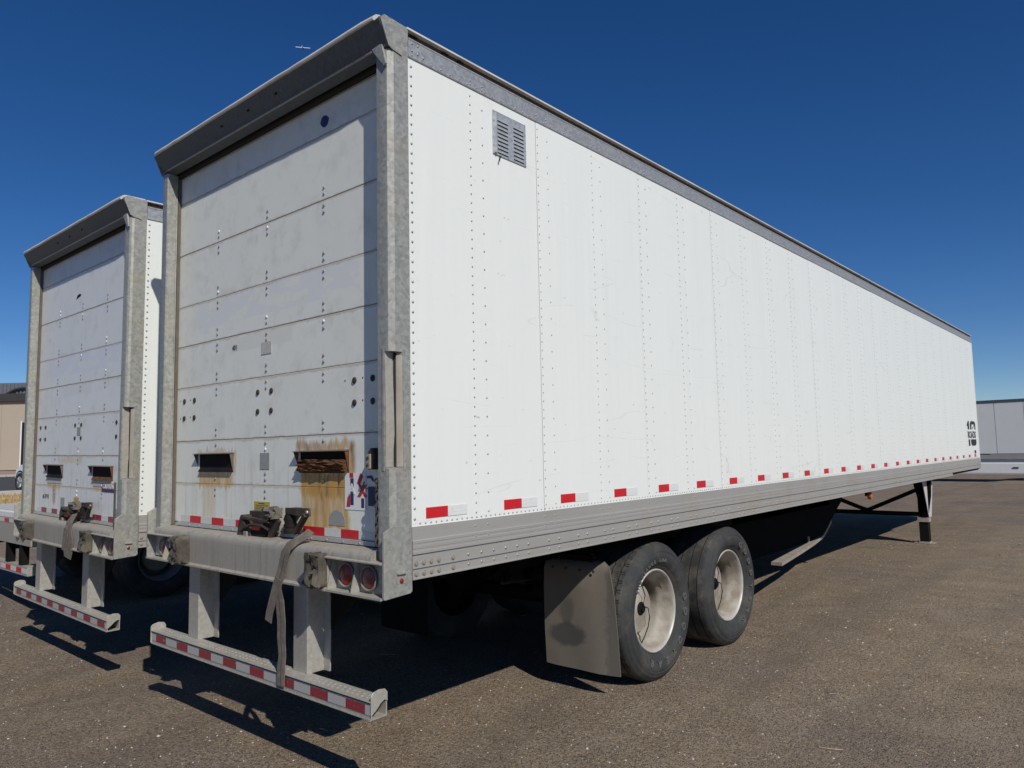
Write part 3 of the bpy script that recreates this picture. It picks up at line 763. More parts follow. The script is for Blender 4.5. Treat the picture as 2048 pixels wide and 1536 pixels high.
    for k, (a, b) in enumerate(zip(edges, edges[1:])):
        red = k % 2 == 1
        if not red and a > -.2 and a < .4:
            b = .30
        obj('door_tape', MB().box(a, b, .0962, .0980, 1.2535, 1.2985), ('red' if red else 'silver') if main else ('redw' if red else 'silver'), door)
    # --- latch set
    lt = obj('door_latch', MB().box(-.135, .05, .070, .0978, 1.225, 1.365), 'rusty', door, bevel=.004)
    obj('latch_body', MB().prism([(-.175, 1.215), (-.16, 1.30), (-.135, 1.345), (-.10, 1.345), (-.085, 1.29), (-.02, 1.275), (-.02, 1.215)], 'y', .01, .070), 'rusty', lt, bevel=.006)
    obj('latch_body', MB().prism([(-.02, 1.212), (-.02, 1.29), (.10, 1.285), (.155, 1.262), (.12, 1.212)], 'y', .018, .066), 'pocket', lt, bevel=.004)
    obj('latch_lever', MB().bar((-.11, .02, 1.328), (.20, .012, 1.318), .030, .018), 'rusty', lt, bevel=.003)
    obj('latch_lever', MB().tube([(-.13, .015, 1.25), (-.06, .0, 1.272), (.02, -.004, 1.295), (.13, .0, 1.292), (.18, .012, 1.27)], .008, 6), 'rusty', lt, smooth=True)
    obj('red_grip', MB().prism([(.005, 1.262), (.002, 1.288), (.082, 1.291), (.09, 1.262)], 'y', .006, .0175), 'red', lt, bevel=.002)
    obj('latch_fork', MB().prism([(.14, 1.225), (.165, 1.30), (.14, 1.345), (.21, 1.352), (.262, 1.318), (.225, 1.27), (.175, 1.222)], 'y', .03, .05), 'rusty', lt, bevel=.003)
    obj('strap_wad', rough_block(.135, .248, .0, .062, 1.338, 1.40, 12, .012, 4), 'strap', lt, smooth=True, ang=70)
    obj('latch_pin', MB().box(-.083, -.042, .0, .012, 1.198, 1.25), 'bolt', lt, bevel=.004)
    kp = obj('keeper_bracket', MB().prism([(.325, 1.368), (.325, 1.402), (.56, 1.407), (.57, 1.362), (.45, 1.358)], 'y', .030, .042), 'rusty', lt, bevel=.004)
    obj('keeper_back', MB().box(.33, .40, .042, .0975, 1.372, 1.400), 'rusty', kp)
    obj('keeper_strut', MB().bar((.535, .03, 1.368), (.405, .05, 1.262), .028, .024), 'rusty', kp)
    obj('keeper_spring', MB().lathe([(.035, .0), (.04, .02), (.033, .03), (.04, .045), (.033, .06), (.04, .08), (.034, .10), (.026, .115)], (.345, .055, 1.256), 'z', 14), 'pocket', kp, smooth=True, ang=50)
    obj('keeper_bolt', MB().dome((.545, .03, 1.384), (0, -1, 0), .012, .008, 8), 'bolt', kp)
    # --- sill, lamp boxes, dock bumpers
    sill = obj('sill_beam', MB().prism([(.13, 1.2225), (.0, 1.2225), (-.02, 1.219), (-.036, 1.209), (-.044, 1.192), (-.045, 1.17), (-.045, 1.022), (-.064, 1.012), (-.064, 1.002), (.13, 1.002)], 'x', -.842, .842), 'sill', root, smooth=True, ang=40)
    for s in (1, -1):
        a, b = (.8425, 1.1975) if s == 1 else (-1.1975, -.8425)
        a2, b2 = (.8425, 1.289) if s == 1 else (-1.289, -.8425)
        obj('sill_end', MB().prism([(.13, 1.2225), (.0, 1.2225), (-.02, 1.219), (-.036, 1.209), (-.044, 1.192), (-.045, 1.181), (.006, 1.181), (.006, 1.002), (.13, 1.002)], 'x', a, b), 'sill', sill, smooth=True, ang=40)
        lb = obj('lamp_box', MB().prism([(-.0008, 1.1805), (-.052, 1.1805), (-.062, 1.176), (-.062, 1.170), (-.0008, 1.170)], 'x', a2, b2), 'guard', sill)
        obj('lamp_box_floor', MB().box(a2, b2, -.060, -.0008, 1.002, 1.012), 'guard', lb)
        for dxp in ((.848, 1.045) if s == 1 else (-1.049, -.852)):
            obj('lamp_divider', MB().prism([(.0055, 1.0125), (-.052, 1.0125), (-.050, 1.03), (-.012, 1.1695), (.0055, 1.1695)], 'x', dxp, dxp+.005), 'guard', lb)
        for lx in ((.945, 1.13) if s == 1 else (-1.13, -.945)):
            lp = obj('tail_lamp', MB().lathe([(.064, 0), (.066, -.012), (.060, -.018), (.053, -.012), (.052, 0)], (lx, .0052, 1.087), 'y', 28), 'grommet', lb, smooth=True)
            obj('lamp_lens', MB().lathe([(.0525, -.002), (.050, -.012), (.035, -.018), (.0005, -.021)], (lx, .0052, 1.087), 'y', 28), 'redlens', lp, smooth=True)
        bx = (.738, .842) if s == 1 else (-.765, -.665)
        obj('dock_bumper', rough_block(bx[0], bx[1], -.135 if s < 0 else -.115, -.046, 1.020, 1.192, 21+s, .010, 6), 'block', sill, smooth=True, ang=55)
    # --- underride guard
    ug = obj('underride_guard', MB().box(-1.198, 1.198, -.044, -.037, .437, .505), 'guard', root, bevel=.001, seg=1)
    obj('guard_step', MB().box(-1.198, 1.198, -.052, .052, .513, .519), 'guard', ug, bevel=.0015, seg=1)
    obj('guard_lip', MB().box(-1.198, 1.198, -.050, .052, .431, .4368), 'guard', ug)
    obj('guard_front', MB().box(-1.198, 1.198, .045, .052, .437, .5128), 'guard', ug)
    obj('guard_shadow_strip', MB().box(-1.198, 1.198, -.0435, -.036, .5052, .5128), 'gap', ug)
    for s in (1, -1):
        pl = [(-.050, .519), (-.050, .545), (-.036, .560), (.0, .567), (.036, .562), (.052, .545), (.052, .500), (.034, .512), (.008, .498), (-.02, .470), (-.050, .452)] if s == 1 else \
             [(-.052, .436), (-.052, .540), (-.040, .556), (.0, .565), (.038, .558), (.052, .54), (.052, .436)]
        obj('guard_end_plate', MB().prism(pl, 'x', 1.1985*s, 1.204*s), 'guard', ug, bevel=.0015, seg=1)
    mb = MB()
    for k in range(58):
        for r2 in range(2):
            x = -1.16+.0402*k
            if -.83 < x < -.58 or .40 < x < .64: continue
            mb.dome((x + .02*r2, -.015+.03*r2, .519), (0, 0, 1), .0075, .004, 5)
    obj('tread_bumps', mb, 'guard', ug, kind='stuff')
    br_ = [(-1.128, -.978), (-.823, -.67), (-.518, -.363), (-.215, -.06), (.092, .243), (.40, .545), (.695, .851), (.999, 1.153)]
    ed = [-1.19] + [e for r in br_ for e in r] + [1.19]
    for k, (a, b) in enumerate(zip(ed, ed[1:])):
        obj('guard_tape', MB().box(a, b, -.0462, -.0445, .4535, .497), 'redw' if k % 2 else 'silverw', ug)
    for x0 in (-.812, .424):
        w = .140
        poly = [(x0, .03), (x0+.006, .024), (x0+w-.006, .024), (x0+w, .03), (x0+w, .128), (x0+w+.052, .130), (x0+w+.052, .139), (x0+w-.009, .139), (x0+w-.009, .034), (x0+.009, .034), (x0+.009, .139), (x0, .139)]
        lg = obj('guard_leg', MB().prism(poly, 'z', .5192, 1.0015), 'guard', ug, smooth=True, ang=30)
        obj('leg_gusset', MB().prism([(x0+w+.05, 1.0), (x0+w+.05, .74), (x0+w+.36, 1.0)], 'y', .141, .149), 'black', lg)
        obj('leg_gusset', MB().prism([(x0+w+.05, 1.0), (x0+w+.05, .80), (x0+w+.02, .76), (x0+.0, 1.0)], 'y', .150, .156), 'black', lg)
    # --- underbody
    ch = obj('slider_frame', MB().box(.46, .56, 1.7, 8.6, .84, 1.083), 'black', root)
    obj('slider_beam', MB().box(-.56, -.46, 1.7, 8.6, .84, 1.083), 'black', ch)
    for y in (.55, 1.2, 1.9, 2.55, 3.2, 3.85, 4.5): obj('cross_member', MB().box(-1.06, 1.06, y, y+.05, 1.0, 1.084), 'black', ch)
    for y in wheels_y:
        ax = obj('axle', MB().tube([(-1.05, y, .49), (1.05, y, .49)], .065, 12), 'black', root, smooth=True)
        for s in (1, -1):
            obj('air_spring', MB().lathe([(.10, 0), (.14, .06), (.11, .12), (.14, .18), (.10, .24)], (.5*s, y-.35, .58), 'z', 16), 'black', ax, smooth=True)
            obj('trailing_arm', MB().bar((.5*s, y+.45, .78), (.5*s, y-.38, .52), .09, .12), 'black', ax)
            if main:
                blocky = y == wheels_y[0]
                words = [('GOODYEAR', math.radians(8), .374, .068, math.radians(17.5)), ('ENDURANCE LHA', math.radians(150), .372, .034, math.radians(6.2))] if s == 1 and blocky else \
                        ([('GOODYEAR', math.radians(62), .374, .066, math.radians(17.5))] if s == 1 else [])
                make_wheel(root, 1.272*s, y, .494, s, blocky, words, s == 1)
            else:
                make_wheel(root, 1.272*s, y, .494, s, False, [], False, True)
    for s in (1, -1):
        y = wheels_y[0]-.58
        rg = []
        for z, dy, x0, x1 in ((.157, 0, .645, 1.268), (.40, -.004, .640, 1.258), (.70, .0, .632, 1.235), (.84, .012, .628, 1.205), (.88, .03, .628, 1.185), (.905, .07, .70, 1.12)):
            nx = 9; lo_ = []; hi_ = []
            for k in range(nx):
                f_ = k/(nx-1); xx = (x0+(x1-x0)*f_)*s; cv = .022*math.sin(math.pi*f_)*(1-z) - .030*max(0, f_-.75)*(1.2-z)*4*.35 + .006*math.sin(9*f_+4*z)
                lo_.append((xx, y+dy-cv, z)); hi_.append((xx, y+dy-cv+.008, z+.002))
            rg.append(lo_+hi_[::-1])
        mf = obj('mud_flap', MB().loft(rg), 'flap' if s == 1 else 'black', root, smooth=True, ang=40)  # left flap coloured black to carry the shade under the trailer
        for k in range(4): obj('flap_bolt', MB().dome(((.72+.12*k)*s, y-.004, .845), (0, -1, 0), .012, .008, 8), 'rusty', mf)
        obj('flap_bracket', MB().box(min(.62*s, 1.04*s), max(.62*s, 1.04*s), y+.05, y+.09, .90, .94), 'black', mf)
    if main:
        for k, (p, q) in enumerate((((.3, 1.9, .70), (.3, 4.6, .74)), ((-.2, 1.8, .78), (-.2, 4.8, .72)))):
            obj('air_line', MB().tube([p, ((p[0]+q[0])/2+.05, (p[1]+q[1])/2, p[2]-.06), q], .012, 6), 'rusty', ch)
        obj('air_tank', MB().tube([(-.75, 1.35, .86), (-.15, 1.35, .86)], .11, 14), 'darkpaint', ch, smooth=True)
    # spare rack hung under the belly
    pb = obj('belly_rack', MB().prism([(5.4, 1.083), (9.25, 1.083), (9.15, .86), (8.85, .73), (8.45, .53), (8.2, .44), (7.9, .415), (5.4, .40)], 'x', .54, .56), 'darkpaint', root)
    obj('rack_back', MB().prism([(5.4, 1.083), (9.25, 1.083), (9.15, .86), (8.85, .73), (8.45, .53), (8.2, .44), (7.9, .415), (5.4, .40)], 'x', -.56, -.54), 'darkpaint', pb)
    mb = MB(); rg = []
    for xa, xb, y, z in ((.83, .95, 5.75, .42), (.70, .80, 6.8, .425), (.60, .67, 7.6, .425), (.50, .575, 8.25, .45), (.50, .570, 8.42, .52), (.50, .566, 8.62, .62)):
        rg.append([(xa, y, z), (xb, y, z), (xb, y, z-.035), (xa, y, z-.035)])
    obj('rack_ledge', mb.loft(rg), 'hub', pb)
    obj('rack_catch', MB().box(.60, .615, 7.55, 7.58, .42, .50), 'hub', pb)
    # landing gear
    for s in (1, -1):
        lg = obj('landing_leg', MB().prism([(1.01*s, 11.63), (1.15*s, 11.63), (1.15*s, 11.77), (1.01*s, 11.77)], 'z', .025, 1.083), 'black', root, bevel=.006)
        obj('leg_sleeve', MB().box(min(.995*s, 1.165*s), max(.995*s, 1.165*s), 11.615, 11.785, .36, .44), 'hub', lg)
        obj('leg_bracket', MB().prism([(.95*s, 1.083), (1.24*s, 1.083), (1.225*s, .80), (1.165*s, .46), (1.08*s, .46)], 'y', 11.60, 11.628), 'darkpaint', lg)
        obj('leg_bracket', MB().prism([(11.30, 1.083), (12.05, 1.083), (11.80, .44), (11.62, .44)], 'x', min(1.1655*s, 1.175*s), max(1.1655*s, 1.175*s)), 'patch' if s == 1 else 'darkpaint', lg)
        ft = obj('leg_foot', MB().box(min(.93*s, 1.215*s), max(.93*s, 1.215*s), 11.58, 11.83, .003, .014), 'hub', lg)
        obj('foot_flange', MB().box(min(1.0*s, 1.16*s), max(1.0*s, 1.16*s), 11.62, 11.78, .014, .035), 'hub', ft)
    cb = obj('cross_brace', MB().bar((-1.0, 11.66, .485), (1.0, 11.66, .485), .05, .07), 'black', root)
    obj('brace_bar', MB().bar((.2, 11.66, .52), (.98, 11.66, .88), .04, .065), 'black', cb)
    obj('brace_bar', MB().bar((.2, 11.66, .52), (-.98, 11.66, .98), .04, .065), 'black', cb)
    obj('coupler_plate', MB().box(-1.1, 1.1, 13.4, 15.7, 1.10, 1.13), 'black', root)
    return door, sill, ug, lt

# ------------------------------------------------------------------ the main trailer
A = thing('box_trailer', 'large white box trailer in front with louvred side vent and rusty roll-up door', 'trailer', (0, 0, 0))
door, sill, ug, lt = box_trailer(A, True, 'door', (2.58, 3.825))
# stickers on the main door
for nm, (x0, x1, z0, z1), m in (('grey_sticker', (-.063, .043, 1.619, 1.718), 'greyst'), ('yellow_sticker', (-.125, .054, 1.367, 1.421), 'yellow'), ('repair_patch', (-.06, .055, 2.33, 2.405), 'patch')):
    s_ = obj(nm, MB().box(x0, x1, .0962, .0978, z0, z1), m, door)
    if nm == 'yellow_sticker':
        obj('sticker_print', MB().box(-.075, -.005, .0955, .0961, 1.407, 1.413), 'inkgrey', s_)
        for k in range(3): obj('sticker_print', MB().box(-.11, .035-.02*k, .0955, .0961, 1.396-.01*k, 1.399-.01*k), 'inkgrey', s_)
obj('door_mark', place_text(text_mb('401', .045, .0006), (-.385, .0965, 2.395), (1, 0, 0), (0, 0, 1)), 'ink', door)
st = obj('safety_decal', MB().box(.80, .98, .0962, .0978, 1.405, 1.60), 'panelw', door)
obj('decal_print', MB().box(.842, .875, .0954, .0961, 1.575, 1.60), 'redv', st)
obj('decal_print', MB().box(.850, .878, .0954, .0961, 1.43, 1.572), 'navy', st)
obj('decal_print', MB().prism([(.815, 1.42), (.825, 1.47), (.848, 1.49), (.848, 1.42)], 'y', .0954, .0961), 'redv', st)
obj('decal_print', place_text(text_mb('A', .075, .0006, .003), (.863, .0950, 1.49), (1, 0, 0), (0, 0, 1)), 'white', st)
obj('decal_print', MB().prism([(.905, 1.545), (.935, 1.60), (.962, 1.585), (.930, 1.535)], 'y', .0954, .0961), 'redv', st)
obj('decal_print', MB().prism([(.905, 1.47), (.93, 1.50), (.965, 1.555), (.975, 1.555), (.95, 1.50)], 'y', .0954, .0961), 'inkgrey', st)
obj('decal_print', place_text(text_mb('X', .085, .0006, .004), (.955, .0952, 1.478), (1, 0, 0), (0, 0, 1)), 'redv', st)
obj('decal_print', MB().box(.943, .968, .0954, .0961, 1.418, 1.468), 'navy', st)
obj('decal_print', MB().box(1.0, 1.055, .0962, .0975, 1.43, 1.53), 'navy', st)
obj('decal_print', MB().prism([(.99, 1.585), (1.03, 1.588), (1.05, 1.56), (1.04, 1.555), (1.02, 1.573), (.99, 1.572)], 'y', .0962, .0975), 'navy', st)
pt = obj('repair_patch', MB().prism([(.655, 1.315), (.66, 1.36), (.69, 1.392), (.73, 1.40), (.78, 1.385), (.80, 1.35), (.80, 1.315)], 'y', .0962, .0976), 'greyst', door)
obj('blue_shield_sticker', MB().prism([(.58, 3.66), (.565, 3.63), (.585, 3.605), (.61, 3.595), (.635, 3.607), (.648, 3.64), (.625, 3.662), (.60, 3.668)], 'y', .0960, .0978), 'navy', door)
# lock keeper + chain at the right jamb
lk = obj('jamb_lock', MB().prism([(1.05, 1.62), (1.05, 1.70), (1.075, 1.73), (1.10, 1.73), (1.115, 1.69), (1.10, 1.62)], 'y', .05, .0975), 'rusty', door, bevel=.004)
obj('jamb_lock_plate', MB().box(1.055, 1.085, .040, .0498, 1.625, 1.70), 'hub', lk)
obj('jamb_lock_bolt', MB().dome((1.07, .040, 1.68), (0, -1, 0), .010, .008, 8), 'rusty', lk)
obj('jamb_lock_bolt', MB().dome((1.07, .040, 1.645), (0, -1, 0), .010, .008, 8), 'rusty', lk)
def torus(c, R, r, u, v, n=12, k=6, el=1.5):
    mb = MB(); u, v = Vector(u), Vector(v); w = u.cross(v); c = Vector(c); pts = []
    for i in range(n):
        a = 2*math.pi*i/n; ce = c + u*R*math.cos(a) + v*R*el*math.sin(a); d = (u*math.cos(a) + v*math.sin(a)).normalized()
        pts += [ce + d*r*math.cos(2*math.pi*j/k) + w*r*math.sin(2*math.pi*j/k) for j in range(k)]
    mb.add(pts, [(i*k+j, i*k+(j+1) % k, ((i+1) % n)*k+(j+1) % k, ((i+1) % n)*k+j) for i in range(n) for j in range(k)])
    return mb
chain_root = obj('door_chain', torus((1.186, .005, 1.565), .012, .005, (1, 0, 0), (0, 0, 1), el=1.1), 'rusty', A, smooth=True)
for k in range(11):
    z = 1.532-.027*k
    obj('chain_link', torus((1.187+.003*math.sin(k*1.7), .004+.002*math.cos(k), z), .0105, .0042, (1, 0, 0) if k % 2 else (.5, -.86, 0), (0, 0, 1), el=1.7), 'rusty', chain_root, smooth=True)
# pull strap hanging over sill and guard
pts = [(.585, .030, 1.285), (.575, .0, 1.262), (.545, -.03, 1.236), (.505, -.056, 1.205), (.472, -.060, 1.16), (.455, -.060, 1.10), (.425, -.066, 1.02), (.415, -.072, .98), (.428, -.062, .90), (.438, -.058, .80), (.437, -.057, .70), (.448, -.057, .62), (.440, -.058, .55), (.441, -.060, .50), (.438, -.058, .455)]
sp = obj('pull_strap', MB().ribbon(pts, .07, .005, (1, .08, 0), None, [.075, .075, .066, .062, .066, .068, .068, .066, .070, .068, .066, .060, .064, .062, .056]), 'strap', A, smooth=True, ang=60)
obj('strap_stitch', MB().ribbon([(p[0]+.003, p[1]-.0034, p[2]) for p in pts[4:]], .004, .002, (1, 0, 0)), 'brown', sp)
obj('strap_tail', MB().ribbon([(.425, -.070, 1.03), (.405, -.074, .98), (.375, -.076, .90), (.345, -.076, .83), (.333, -.074, .785)], .058, .005, (1, .05, 0)), 'strap', sp, smooth=True, ang=60)

# ------------------------------------------------------------------ second trailer of the same make, left of it
B = thing('box_trailer', 'white box trailer on the left with pale bluish door and caution sticker', 'trailer', (-3.436, .11, -.078), (0, .011, -.010))
door2, sill2, ug2, lt2 = box_trailer(B, False, 'door2', (3.4, 4.65))
cs = obj('caution_sticker', MB().box(.60, .90, .0962, .0978, 1.50, 1.575), 'redw', door2)
obj('sticker_lettering', place_text(text_mb('CAUTION', .055, .0006, .001), (.75, .0950, 1.533), (1, 0, 0), (0, 0, 1)), 'white', cs)
obj('sticker_band', MB().box(.605, .895, .0952, .0961, 1.503, 1.525), 'navy', cs)
obj('yellow_sticker', MB().box(-.07, .06, .0962, .0978, 1.355, 1.43), 'yellow', door2)
obj('torn_sticker', MB().box(-.42, -.31, .0962, .0978, 1.30, 1.415), 'greyst', door2)
obj('door_mark', place_text(text_mb('#-2P1R', .06, .0006), (-.85, .0965, 1.39), (1, 0, 0), (0, 0, 1)), 'ink', door2)
obj('grey_plate', MB().box(-.045, .045, .0958, .0978, 2.00, 2.075), 'greyst', door2)
obj('door_scar', MB().prism([(-.19, 3.30), (-.16, 3.335), (-.10, 3.345), (-.06, 3.33), (-.08, 3.32), (-.15, 3.31)], 'y', .0962, .0976), 'pocket', door2)
obj('primer_patch', MB().box(1.03, 1.19, .0962, .0978, 1.30, 1.40), 'inkgrey', door2)
pts = [(.27, .0, 1.30), (.29, -.045, 1.24), (.30, -.062, 1.17), (.335, -.064, 1.08), (.34, -.066, .98), (.33, -.066, .93)]
s2 = obj('pull_strap', MB().ribbon(pts, .1, .006, (1, .1, 0), None, [.07, .10, .11, .15, .15, .12]), 'strap', B, smooth=True, ang=60)
obj('strap_tail', MB().ribbon([(.30, -.072, 1.18), (.27, -.075, 1.05), (.265, -.074, .99)], .08, .006, (1, .1, 0)), 'strap', s2)
obj('hanging_tag', MB().box(1.165, 1.185, -.012, -.002, 1.24, 1.60), 'inkgrey', B)
obj('rope_hook', MB().prism([(.30, 3.16), (.34, 3.17), (.38, 3.16), (.40, 2.95), (.36, 3.02)], 'x', 1.2963, 1.300), 'galvd', B)

# ------------------------------------------------------------------ flatbed trailer at the far left
F = thing('flatbed_trailer', 'low white flatbed trailer with red and white tape at the left edge', 'trailer', (-6.9, .5, -.08))
dk = obj('deck', MB().box(-1.3, 1.3, 0, 14.0, 1.09, 1.165), 'white', F, bevel=.01)
for k in range(8): obj('deck_plank', MB().box(-1.28+.32*k, -.97+.32*k, .05, 13.9, 1.1655, 1.18), 'patch', dk)
rs = obj('rear_beam', MB().box(-1.3, 1.3, -.012, .05, .80, 1.089), 'guard', F)
for k in range(13):
    a = -1.28+.197*k
    obj('beam_tape', MB().box(a, a+.19, -.0145, -.0125, 1.04, 1.085), 'red' if k % 2 == 0 else 'silver', rs)
for x in (1.05, .85, -.85, -1.05):
    lp = obj('tail_lamp', MB().lathe([(.06, 0), (.062, -.012), (.05, -.014)], (x, -.013, .92), 'y', 20), 'grommet', rs, smooth=True)
    obj('lamp_lens', MB().lathe([(.052, -.012), (.04, -.02), (.0005, -.024)], (x, -.013, .92), 'y', 20), 'redlens', lp, smooth=True)
sr = obj('side_rail', MB().box(1.27, 1.305, .052, 14.0, .82, 1.089), 'white', F)
for k in range(6):
    for z in (.87, .93): obj('bolt', MB().dome((1.305, .3+.16*k, z), (1, 0, 0), .012, .008, 8), 'inkgrey', sr)
obj('side_rail', MB().box(-1.305, -1.27, .052, 14.0, .82, 1.089), 'white', F)
for s in (1, -1): obj('frame_beam', MB().box(min(.45*s, .57*s), max(.45*s, .57*s), .06, 13.5, .72, 1.085), 'black', F)
gb = obj('underride_bar', MB().box(-1.2, 1.2, -.01, .09, .46, .56), 'guard', F)
for k in range(12):
    a = -1.19+.2*k
    obj('bar_tape', MB().box(a, a+.19, -.0125, -.0105, .485, .54), 'red' if k % 2 == 0 else 'silver', gb)
for x in (-.9, -.4, .4, .9): obj('bar_leg', MB().box(x-.05, x+.05, .0, .08, .5605, .80), 'black', gb)
for y in (1.5, 2.75):
    for s in (1, -1): make_wheel(F, 1.28*s, y, .50, s, False, [], False, True)
    obj('axle', MB().tube([(-1.05, y, .5), (1.05, y, .5)], .065, 10), 'black', F)

# ------------------------------------------------------------------ far trailer with side skirt, closing the yard
P1 = Vector((-2.5, 40.8, 0)); P2 = Vector((-.47, 40.3, 0)); dr = (P2-P1).normalized(); yaw = math.radians(-5); dr = Vector((math.cos(yaw), math.sin(yaw), 0))
G3 = thing('skirted_trailer', 'white trailer with aerodynamic side skirt standing across the far yard', 'trailer', (P1.x-8*dr.x, P1.y-8*dr.y, -.27), (0, 0, yaw))
bd = obj('body', MB().box(0, 16.1, .02, 2.6, 1.28, 3.86), 'gap', G3)
for k in range(13): obj('side_panel', MB().box(1.22*k+.01+.17, 1.22*k+1.21+.17, .004, .0198, 1.30, 3.78), 'panelw', bd)
obj('top_rail', MB().box(-.02, 16.12, -.006, 2.62, 3.781, 3.93), 'galvd', G3)
rl = obj('bottom_rail', MB().box(0, 16.1, -.008, .03, 1.02, 1.279), 'rail', G3)
for k in range(7): obj('rail_marker', MB().box(.9+2.3*k, 1.5+2.3*k, -.012, -.0082, 1.252, 1.276), 'ink', rl)
obj('floor_frame', MB().box(.1, 16, .1, 2.5, .98, 1.2), 'black', G3)
sk = obj('side_skirt', MB().prism([(.10, 1.019), (.02, .80), (-.03, .36), (-.02, .30), (.0, .30), (.05, .80), (.13, 1.019)], 'x', 2.2, 13.5), 'white', G3)
obj('skirt_label', MB().box(9.3, 9.55, -.026, -.012, .58, .64), 'ink', sk)
for wx in (13.9, 15.15):
    for wy, sg in ((.06, 1), (2.54, -1)):
        fw = obj('wheel', MB().lathe([(.29, .03*sg), (.33, .0), (.46, .02*sg), (.50, .06*sg), (.50, .40*sg), (.3, .42*sg)], (wx, wy, .505), 'y', 28), 'sidewall', G3, smooth=True)
        obj('rim', MB().lathe([(.29, .03*sg), (.26, .06*sg), (.25, .16*sg), (.10, .17*sg), (.08, .10*sg), (.0005, .09*sg)], (wx, wy, .505), 'y', 24), 'rimdark', fw, smooth=True)
    obj('axle', MB().tube([(wx, .4, .505), (wx, 2.2, .505)], .06, 8), 'black', G3)

# ------------------------------------------------------------------ building beyond the road
bp0 = CAM + 57*Vector((-1.1756, .2997, -.0150)); bz = .83
ang = math.atan2(_r.y, _r.x)
H = thing('office_building', 'tan panelled flat-roofed building with dark parapet across the road', 'building', (-62.9, 14.9, bz), (0, 0, ang))
M['tan'] = plain('tan_wall_panel', (.40, .345, .275), .8, 0, .06, .8, .05)
M['parapet'] = plain('dark_parapet', (.045, .042, .042), .6, 0, .2, 2)
M['hvac'] = plain('rooftop_unit_metal', (.16, .165, .19), .5, .2, .2, 3)
w = obj('wall', MB().box(-36, 14, .06, 20, 0, 5.4), 'gap', H)
for k in range(28):
    obj('wall_panel', MB().box(-36+1.8*k+.012, -34.2+1.8*k-.012, 0, .0595, .12, 5.38), 'tan', w)
obj('plinth', MB().box(-36, 14, -.02, .0595, -.3, .115), 'brown', w)
obj('parapet', MB().box(-36.3, 14.3, -.25, 20, 5.385, 5.98), 'parapet', H)
dw = obj('dark_doorway', MB().box(1.62, 3.2, -.012, -.001, .0, 3.75), 'ink', H)
obj('door_frame', MB().box(1.52, 1.615, -.03, -.001, .0, 3.85), 'panelw', dw)
hv = obj('rooftop_unit', MB().box(-6, 1.35, 1.5, 4.5, 5.985, 6.98), 'hvac', H)
for k in range(24): obj('unit_rib', MB().box(-5.9+.3*k, -5.78+.3*k, 1.42, 1.4985, 6.05, 6.9), 'hvac', hv)
obj('unit_pipe', MB().tube([(-.6, 1.3, 6.1), (.1, 1.3, 6.45), (.7, 1.3, 6.55), (1.3, 1.3, 6.5)], .09, 8), 'parapet', hv)
obj('unit_cap', MB().lathe([(.13, 0), (.15, .3), (.0005, .35)], (1.15, 1.3, 6.6), 'z', 10), 'panelw', hv)

# ------------------------------------------------------------------ parked car beyond the verge
M['carwhite'] = plain('car_white_paint', (.74, .75, .76), .25, 0, .02, 2, 0, .5)
M['glass'] = plain('car_glass', (.02, .024, .028), .08, 0, .1, 2, 0, .5)
M['alloy'] = plain('alloy_wheel', (.45, .45, .46), .35, .6, .1)
def raydir(u, v): return _f + _r2*((u-1024)/1478.44) - _u2*((v-768)/1478.44)
cz = g(-28, 7); wp = CAM + 27*raydir(38, 964); cyaw = math.radians(4.3)
Cc = thing('parked_car', 'white car parked on the road, its front wheel showing past the left trailer', 'car', (wp.x+.05*math.cos(cyaw)-.90*math.sin(cyaw), wp.y+.05*math.sin(cyaw)+.90*math.cos(cyaw), wp.z-.34), (0, 0, cyaw))
# local x forward->back: front at x=-.95, rear at x=3.5, y = width
prof = [(-.50, .30), (-.54, .55), (-.48, .84), (-.15, .98), (.35, 1.06), (1.0, 1.46), (1.5, 1.55), (2.6, 1.52), (3.3, 1.15), (3.55, 1.08), (3.6, .60), (3.5, .30)]
rg = []
for y, kx, kz in ((-.88, .96, .90), (-.82, .985, .97), (-.70, 1.0, 1.0), (.70, 1.0, 1.0), (.82, .985, .97), (.88, .96, .90)):
    rg.append([(1.3+(x-1.3)*kx, y if z < 1.0 else y*(1-.16*(z-1.0)/.5), .30+(z-.30)*kz) for x, z in prof])
body = obj('body', MB().loft(rg), 'carwhite', Cc, smooth=True, ang=40)
for s in (1, -1):
    obj('side_window', MB().prism([(.55, 1.04), (1.08, 1.37), (2.55, 1.40), (3.0, 1.10)], 'y', .80*s, .835*s), 'glass', Cc)
obj('windscreen', MB().prism([(.42, 1.085), (1.02, 1.47), (1.06, 1.46), (.46, 1.075)], 'y', -.66, .66), 'glass', Cc)
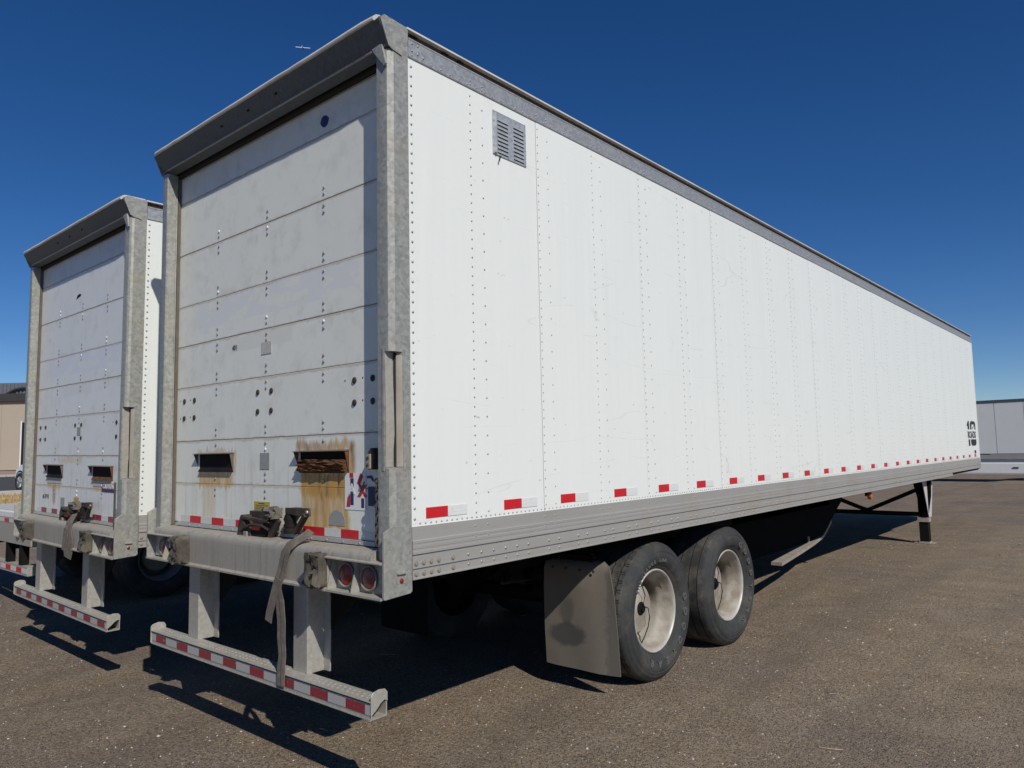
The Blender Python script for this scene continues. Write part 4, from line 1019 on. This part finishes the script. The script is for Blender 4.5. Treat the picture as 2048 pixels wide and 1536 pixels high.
for s in (1, -1):
    obj('headlight', MB().box(-.525, -.40, .52*s-.14, .52*s+.14, .68, .80), 'alloy', Cc, bevel=.03)
    for x in (-.05, 2.65):
        wv = obj('wheel', MB().lathe([(.22, -.01*s), (.32, .0), (.34, -.03*s), (.34, -.19*s), (.2, -.2*s)], (x, .90*s, .34), 'x' if 0 else 'y', 28), 'sidewall', Cc, smooth=True)
        obj('rim', MB().lathe([(.225, -.012*s), (.20, -.03*s), (.06, -.02*s), (.0005, -.015*s)], (x, .90*s, .34), 'y', 20), 'alloy', wv, smooth=True)
        for k in range(5):
            a = k*2*math.pi/5
            obj('spoke', MB().bar((x, .895*s, .34), (x+.2*math.cos(a), .892*s, .34+.2*math.sin(a)), .03, .05), 'alloy', wv)
        obj('wheel_arch', MB().lathe([(.36, .0), (.40, .0), (.40, -.02*s), (.36, -.02*s)], (x, .885*s, .36), 'y', 24), 'black', Cc)

# ------------------------------------------------------------------ small aeroplane high up
def raydir(u, v): return _f + _r2*((u-1024)/1478.44) - _u2*((v-768)/1478.44)
pp = CAM + 590*raydir(606, 97)
M['plane'] = plain('aeroplane_pale', (.88, .88, .90), .5, 0, .05, .5)
M['planed'] = plain('aeroplane_dark', (.05, .05, .06), .5, 0, .1, .5)
J = thing('light_aeroplane', 'tiny pale light aeroplane flying in the blue sky above the trailer roof', 'aeroplane', pp, (math.radians(20), math.radians(3), -YAW+math.radians(6)))
fu = []
for y, r, z in ((-4.4, .10, .35), (-2.5, .35, .2), (-.5, .62, 0), (1.2, .66, -.05), (2.6, .5, -.05), (3.4, .22, -.05)):
    fu.append([(r*math.cos(k*math.pi/4), y, z+1.05*r*math.sin(k*math.pi/4)) for k in range(8)])
obj('fuselage', MB().loft(fu), 'planed', J, smooth=True)
obj('wing', MB().prism([(-.85, .45), (-.80, .78), (.4, .85), (.85, .75), (.7, .55)], 'x', -5.6, 5.6), 'plane', J)
obj('tailplane', MB().prism([(-4.5, .38), (-3.5, .42), (-3.5, .36)], 'x', -1.7, 1.7), 'plane', J)
obj('tail_fin', MB().prism([(-4.6, .4), (-3.3, .4), (-4.1, 1.75), (-4.7, 1.75)], 'x', -.06, .06), 'plane', J)
for s in (1, -1): obj('wing_strut', MB().bar((.5*s, .2, -.4), (2.6*s, .2, .58), .1, .1), 'plane', J)
